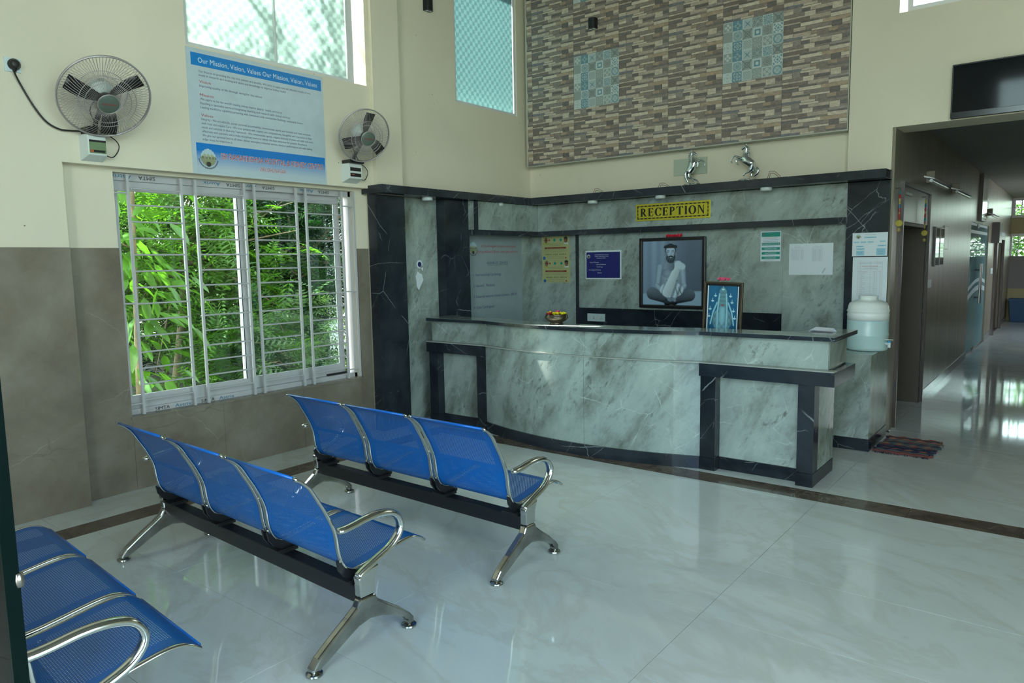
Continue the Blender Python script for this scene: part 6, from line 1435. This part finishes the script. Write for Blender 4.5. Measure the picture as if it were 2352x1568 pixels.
for s_, yy in ((1, ym_-.06), (1, ym_+.06)):
    hd = obj('pull_handle', MB().tube([(XC+.05, yy, .78), (XC+.05, yy, 1.42)], .016, 10), STEEL, dg, smooth=True)
    for zz in (.88, 1.32): obj('handle_standoff', MB().tube([(XC-.022, yy, zz), (XC+.05, yy, zz)], .01, 8), STEEL, hd, smooth=True)
# far doorway
mb = MB(); mb.box(XC, XC+.05, d2a, d2a+.10, 0, d2t); mb.box(XC, XC+.05, d2b-.10, d2b, 0, d2t); mb.box(XC, XC+.05, d2a+.1, d2b-.1, d2t-.22, d2t)
door_2 = struct(obj('door_2', mb, WOODD, bevel=.004), 'dark wooden door frame at the far end of the corridor')
obj('door_leaf', MB().box(XC-.08, XC-.04, d2a+.09, d2b-.09, .01, d2t-.21), WOODD, door_2); obj('lintel_plate', MB().box(XC+.05, XC+.056, d2a+.3, d2b-.3, d2t-.15, d2t-.08), GREY, door_2)
# end windows with grilles
for (a, b, c, d), nm, vx in ((EW1, 'window_5', 1), (EW2, 'window_6', 2)):
    mb = MB(); fw = .06
    mb.box(a, b, YE+.02, YE+.07, c, c+fw); mb.box(a, b, YE+.02, YE+.07, d-fw, d); mb.box(a, a+fw, YE+.02, YE+.07, c+fw, d-fw); mb.box(b-fw, b, YE+.02, YE+.07, c+fw, d-fw)
    wn = struct(obj(nm, mb, WHTF)); obj('pane', MB().box(a+fw, b-fw, YE+.05, YE+.055, c+fw, d-fw), GLASS, wn)
    n_ = int((d-c)/.16)
    for i in range(1, n_): obj('grille_bar', MB().tube([(a, YE+.01, c+(d-c)*i/n_), (b, YE+.01, c+(d-c)*i/n_)], .008, 6), WHTF, wn)
    for i in (1, 2): obj('grille_upright', MB().box(a+.18*i-.01, a+.18*i+.01, YE-.005, YE+.015, c, d), WHTF, wn)
struct(box1('trim_4', plain('grey_board', (.22, .21, .21), .7), EW2[0]-.02, EW2[1], YE-.012, YE-.002, .75, ony(2325, 588, YE)[2]), 'grey board covering the lower half of the far window')
# blue bin
c = onz(2328, 737, 0); bn = thing('blue_bin', 'dark blue square plastic tub at the far end of the corridor', 'bin', (max(c[0]+.05, XC+.30), min(c[1]+.1, 20.28), 0))
X_, Y_ = max(c[0]+.05, XC+.30), min(c[1]+.1, 20.28); BLB = plain('bin_blue', (.012, .06, .14), .45)
mb = MB(); lv = []
for z, r in ((0.0, .19), (.50, .235)): lv += [(X_-r, Y_-r, z), (X_+r, Y_-r, z), (X_+r, Y_+r, z), (X_-r, Y_+r, z)]
mb.add(lv, [(3, 2, 1, 0), (0, 1, 5, 4), (1, 2, 6, 5), (2, 3, 7, 6), (3, 0, 4, 7)]); obj('tub', mb, BLB, bn, bevel=.01)
mb = MB()
for a, b, c_, d in ((-.25, .25, -.25, -.22), (-.25, .25, .22, .25), (-.25, -.22, -.22, .22), (.22, .25, -.22, .22)): mb.box(X_+a, X_+b, Y_+c_, Y_+d, .495, .53)
obj('rim', mb, BLB, bn, bevel=.004)

# ------------------------------------------------------------------ glass entrance leaf close to the camera on the left
e = CAMP+ray(50, 1400)*0.62; ang = math.atan2(ray(50, 1400)[1], ray(50, 1400)[0])+math.radians(24)
dv = Vector((math.cos(ang), math.sin(ang), 0)); nv = Vector((-dv.y, dv.x, 0))
gd = thing('entrance_door_leaf', 'edge of an open clear glass entrance door standing beside the camera at the far left', 'door', (e[0], e[1], 0))
E0 = Vector((e[0], e[1], 0)); mb = MB()
pl = [E0, E0+dv*.75, E0+dv*.75+nv*.012, E0+nv*.012]; mb.prism([(p.x, p.y) for p in pl], .012, 2.3)
obj('glass_leaf', mb, glass('entrance_glass', (.60, .74, .90)), gd)  # bluish reflection on the leaf is put into the tint
p2 = [E0-dv*.002, E0, E0+nv*.012, E0+nv*.012-dv*.002]; mb = MB(); mb.prism([(p.x, p.y) for p in p2], .012, 2.3); obj('polished_edge', mb, plain('green_glass_edge', (.0006, .006, .006), .2, spec=.15), gd)
p2 = [E0-nv*.02-dv*.002, E0+dv*.12-nv*.02, E0+dv*.12+nv*.032, E0+nv*.032-dv*.002]; mb = MB(); mb.prism([(p.x, p.y) for p in p2], 0.0, .011); obj('patch_fitting', mb, STEEL, gd)
kb = CAMP+ray(47, 1322)*0.625; obj('lock', MB().lathe([(0.0, -.007), (.0035, -.006), (.0042, 0), (.0035, .006), (0, .007)], (e[0]-.0, e[1]-.0, kb[2]), 12), STEEL, gd, smooth='all')
# unseen glazed front, enlarged for fill; side window added for fill light
mb = MB(); n_ = 4
for i in range(n_+1): x = -1.4+4.6*i/n_; mb.box(x-.03, x+.03, -3.24, -3.16, 0, 4.9)
for z in (0, 2.35, 4.84): mb.box(-1.4, 3.2, -3.24, -3.16, z, z+.06)
wn = struct(obj('window_7', mb, WHTF), 'glazed entrance front behind the camera')
for i in range(n_):
    if i == 1: continue
    obj('pane', MB().box(-1.4+4.6*i/n_+.03, -1.4+4.6*(i+1)/n_-.03, -3.203, -3.197, .06, 4.84), GLASS, wn)
mb = MB()
for y in (-2.7, -.43, 1.84): mb.box(3.36, 3.44, y, y+.06, .55, 4.75)
for z in (.55, 2.5, 4.69): mb.box(3.36, 3.44, -2.7, 1.9, z, z+.06)
wn = struct(obj('fill_window', mb, WHTF), 'unseen side window added right of the camera for fill light')
obj('pane', MB().box(3.397, 3.403, -2.7, 1.9, .6, 4.7), GLASS, wn)

# ------------------------------------------------------------------ garden outside
gnd = struct(obj('ground', MB().box(-60, -5.5, -25, 45, -.5, -.32).box(-5.5, 40, -40, -3.4, -.5, -.10).box(-5.5, 12, 21.2, 50, -.5, -.2), plain('earth', (.16, .15, .10), .9, noise=.4)))
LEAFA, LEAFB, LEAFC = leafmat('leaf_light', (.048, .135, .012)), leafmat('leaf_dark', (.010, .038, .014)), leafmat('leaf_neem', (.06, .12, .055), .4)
BARK = plain('bark', (.12, .09, .06), .9, noise=.3)
def leafset(n, place, shape, m, name, parent):
    """n sprays of leaflets; shape: list of quads in spray space; place(i)->(origin, rotation matrix, scale)"""
    Q = np.array(shape); nq = Q.shape[0]; V = np.empty((n, nq*4, 3))
    for i in range(n):
        o_, R_, s_ = place(i); V[i] = (Q.reshape(-1, 3)*s_) @ R_.T+o_
    V = V.reshape(-1, 3); F = np.arange(n*nq*4).reshape(-1, 4)
    p = parent.location; V = V-np.array([p[0], p[1], p[2]])
    me = bpy.data.meshes.new(name); me.from_pydata(V.tolist(), [], F.tolist()); me.materials.append(m); me.update()
    o = link(name, me, parent); o['kind'] = 'stuff'; return o
def pinnate(npair, L_, ll, lw, droop=.25):
    q = []
    for i in range(npair):
        t = (i+.5)/npair; x = L_*t; z = -droop*L_*t*t; k = ll*(1-.45*abs(2*t-1)**1.5)
        for s_ in (-1, 1):
            a = (x, 0, z); tip = (x+k*.45, s_*k*.9, z-k*.15); c1_ = (x+k*.32, s_*k*.35, z+.01*s_*0); c2_ = (x+k*.05, s_*k*.5, z-.02*k)
            q.append([a, c1_, tip, c2_])
    q.append([(0, -.002, 0), (0, .002, 0), (L_, .002, -droop*L_), (L_, -.002, -droop*L_)])
    return q
def broad(n, L_, ll, lw):
    q = []
    for i in range(n):
        a = 2*math.pi*i/n+.3*(i % 2); el = .2-.5*(i % 3)/2; d = np.array([math.cos(a)*math.cos(el), math.sin(a)*math.cos(el), math.sin(el)]); sd = np.array([-math.sin(a), math.cos(a), 0])*lw
        q.append([tuple(d*.02), tuple(d*ll*.5+sd), tuple(d*ll+np.array([0, 0, -.25*ll])), tuple(d*ll*.5-sd)])
    return q
def rot(rg, tilt=1.0):
    a, b, c = rg.uniform(0, 2*math.pi), rg.normal(0, .45)*tilt, rg.normal(0, .35)*tilt
    Rz = np.array([[math.cos(a), -math.sin(a), 0], [math.sin(a), math.cos(a), 0], [0, 0, 1]]); Ry = np.array([[math.cos(b), 0, math.sin(b)], [0, 1, 0], [-math.sin(b), 0, math.cos(b)]]); Rx = np.array([[1, 0, 0], [0, math.cos(c), -math.sin(c)], [0, math.sin(c), math.cos(c)]])
    return Rz @ Ry @ Rx
def tree(name, label, base, crown, n, shape, m, seed, sc=(.8, 1.3), trunk_r=.05, shell=.55, nb=14):
    rg = np.random.default_rng(seed); cx_, cy_, cz, rx, ry, rz_ = crown
    t = thing(name, label, 'tree', (base[0], base[1], -.32), group='garden trees and shrubs')
    mb = MB(); br = []
    mid = ((base[0]+cx_)/2+.1, (base[1]+cy_)/2, cz*.5)
    mb.tube([(base[0], base[1], -.32), mid, (cx_, cy_, cz)], [trunk_r, trunk_r*.8, trunk_r*.45], 8)
    for k in range(nb):
        d = rg.normal(size=3); d /= np.linalg.norm(d); e_ = (cx_+rx*.9*d[0], cy_+ry*.9*d[1], cz+rz_*.85*d[2]); br.append(e_)
        s_ = (mid[0]*(1-.5*rg.random())+cx_*0, mid[1], mid[2]) if False else (cx_, cy_, cz-rz_*.3*rg.random())
        mb.tube([s_, ((s_[0]+e_[0])/2, (s_[1]+e_[1])/2, (s_[2]+e_[2])/2+.08), e_], [trunk_r*.4, trunk_r*.25, .004], 5)
    obj('trunk', mb, BARK, t, smooth='all')
    clusters = rg.normal(size=(38, 3)); clusters /= np.linalg.norm(clusters, axis=1)[:, None]; clusters *= rg.uniform(.35, 1.0, (38, 1))
    def place(i):
        c_ = clusters[rg.integers(38)]+rg.normal(0, .16, 3)
        return np.array([cx_+rx*c_[0], cy_+ry*c_[1], cz+rz_*c_[2]]), rot(rg), rg.uniform(*sc)
    leafset(n, place, shape, m, 'foliage', t); return t
tree('feathery_tree', 'bright feathery-leaved tree filling the left and middle of the garden window', (-8.6, 4.2), (-8.2, 4.3, 1.9, 1.4, 1.5, 1.9), 1900, pinnate(9, .42, .10, .03), LEAFA, 1)
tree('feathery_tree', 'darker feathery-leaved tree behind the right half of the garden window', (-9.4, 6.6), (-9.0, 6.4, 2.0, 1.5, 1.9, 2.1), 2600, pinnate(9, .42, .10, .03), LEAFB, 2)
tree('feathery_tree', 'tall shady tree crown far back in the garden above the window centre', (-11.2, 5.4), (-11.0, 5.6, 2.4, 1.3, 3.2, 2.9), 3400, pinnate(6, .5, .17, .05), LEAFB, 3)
tree('neem_shrub', 'pale-tipped neem shrub low in the middle of the garden window', (-7.1, 4.9), (-7.1, 4.9, .55, .55, .75, .62), 300, pinnate(7, .34, .085, .03, .1), LEAFC, 4, trunk_r=.02, nb=8)
tree('shade_canopy_tree', 'spreading tree crown arching over the garden above the window', (-8.6, 2.4), (-7.7, 3.0, 5.3, 1.3, 1.8, 1.0), 520, pinnate(8, .5, .15, .04), LEAFA, 12, trunk_r=.09)  # crown out of view, added to shade the lower window and dapple the upper
bt = thing('broad_leaf_tree', 'young broad-leaved tree at the left edge of the garden window', 'tree', (-7.0, 3.1, -.32), group='garden trees and shrubs')
rg = np.random.default_rng(11)
obj('trunk', MB().tube([(-7.0, 3.1, -.32), (-6.95, 3.12, .8), (-7.0, 3.2, 2.2), (-6.9, 3.2, 3.4)], [.03, .028, .02, .006], 8), BARK, bt, smooth='all')
lm = MB(); LL, LW = .26, .042; sec = [(0, 0), (.2, .75), (.5, 1.0), (.8, .6), (1.0, 0)]; vs = []
for t_, w_ in sec: vs += [(LL*t_, -LW*w_, -.10*LL*t_*t_*4*.3+.012*w_), (LL*t_, 0, -.10*LL*t_*t_*4*.3), (LL*t_, LW*w_, -.10*LL*t_*t_*4*.3+.012*w_)]
lm.add(vs, [(3*i+j, 3*i+j+1, 3*i+j+4, 3*i+j+3) for i in range(4) for j in range(2)]); leaf_me = mkmesh('leaf', lm, LEAFA, 'all')
for k in range(230):
    z = rg.uniform(.2, 3.3); a = rg.uniform(0, 2*math.pi); r = rg.uniform(.05, .62); o = link('leaf', leaf_me, bt)
    o.location = (r*math.cos(a)+.0, r*math.sin(a), z+.32); o.rotation_euler = (rg.normal(0, .4), rg.uniform(.1, 1.0), a+rg.normal(0, .5)); s_ = rg.uniform(.7, 1.25); o.scale = (s_, s_, s_)
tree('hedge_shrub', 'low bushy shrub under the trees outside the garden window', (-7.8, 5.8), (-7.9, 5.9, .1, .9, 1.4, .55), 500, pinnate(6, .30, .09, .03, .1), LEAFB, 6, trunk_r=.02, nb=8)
tree('hedge_shrub', 'low leafy shrub at the foot of the broad-leaved tree', (-7.4, 3.8), (-7.5, 3.8, .0, .7, .9, .5), 380, pinnate(6, .30, .09, .03, .1), LEAFA, 7, trunk_r=.02, nb=8)
tree('shade_tree', 'large dark tree closing the view far behind the garden shrubs', (-14.5, 8), (-14.5, 8.5, 3.2, 2.2, 6.5, 4.2), 3600, pinnate(6, .8, .30, .10), LEAFB, 9, trunk_r=.15)
bw = thing('boundary_wall', 'pale boundary wall with white railing behind the garden trees', 'wall', (-13, 7, -.32))
obj('wall_body', MB().box(-13.1, -12.9, -2, 16, -.32, .35), CONC, bw)
for k in range(60): obj('railing_bar', MB().box(-13.01, -12.99, -1.8+.3*k, -1.77+.3*k, .5, 1.25), WHT, bw)
obj('railing_rail', MB().box(-13.02, -12.98, -2, 16, 1.25, 1.30), WHT, bw)
hs = thing('neighbour_house', 'white neighbouring house with a brown shutter glimpsed through the lower right of the window', 'building', (-11, 9.6, -.32))
obj('wall_body', MB().box(-12.5, -10.4, 8.0, 12, -.32, 2.4), plain('white_render', (.5, .52, .52), .8), hs); obj('shutter', MB().box(-10.42, -10.37, 8.5, 9.1, -.1, .9), WOODD, hs)
for k, (x, y, z, r) in enumerate(((.6, 27, 2.6, 3.0), (-2.8, 28, 2.2, 2.6))):
    tree('distant_tree', ('leafy tree outside the far corridor window, right' if k == 0 else 'leafy tree outside the far corridor window, left'), (x, y), (x, y, z, r, 1.5, r*.8), 500, pinnate(6, .7, .25, .08), LEAFA, 20+k)
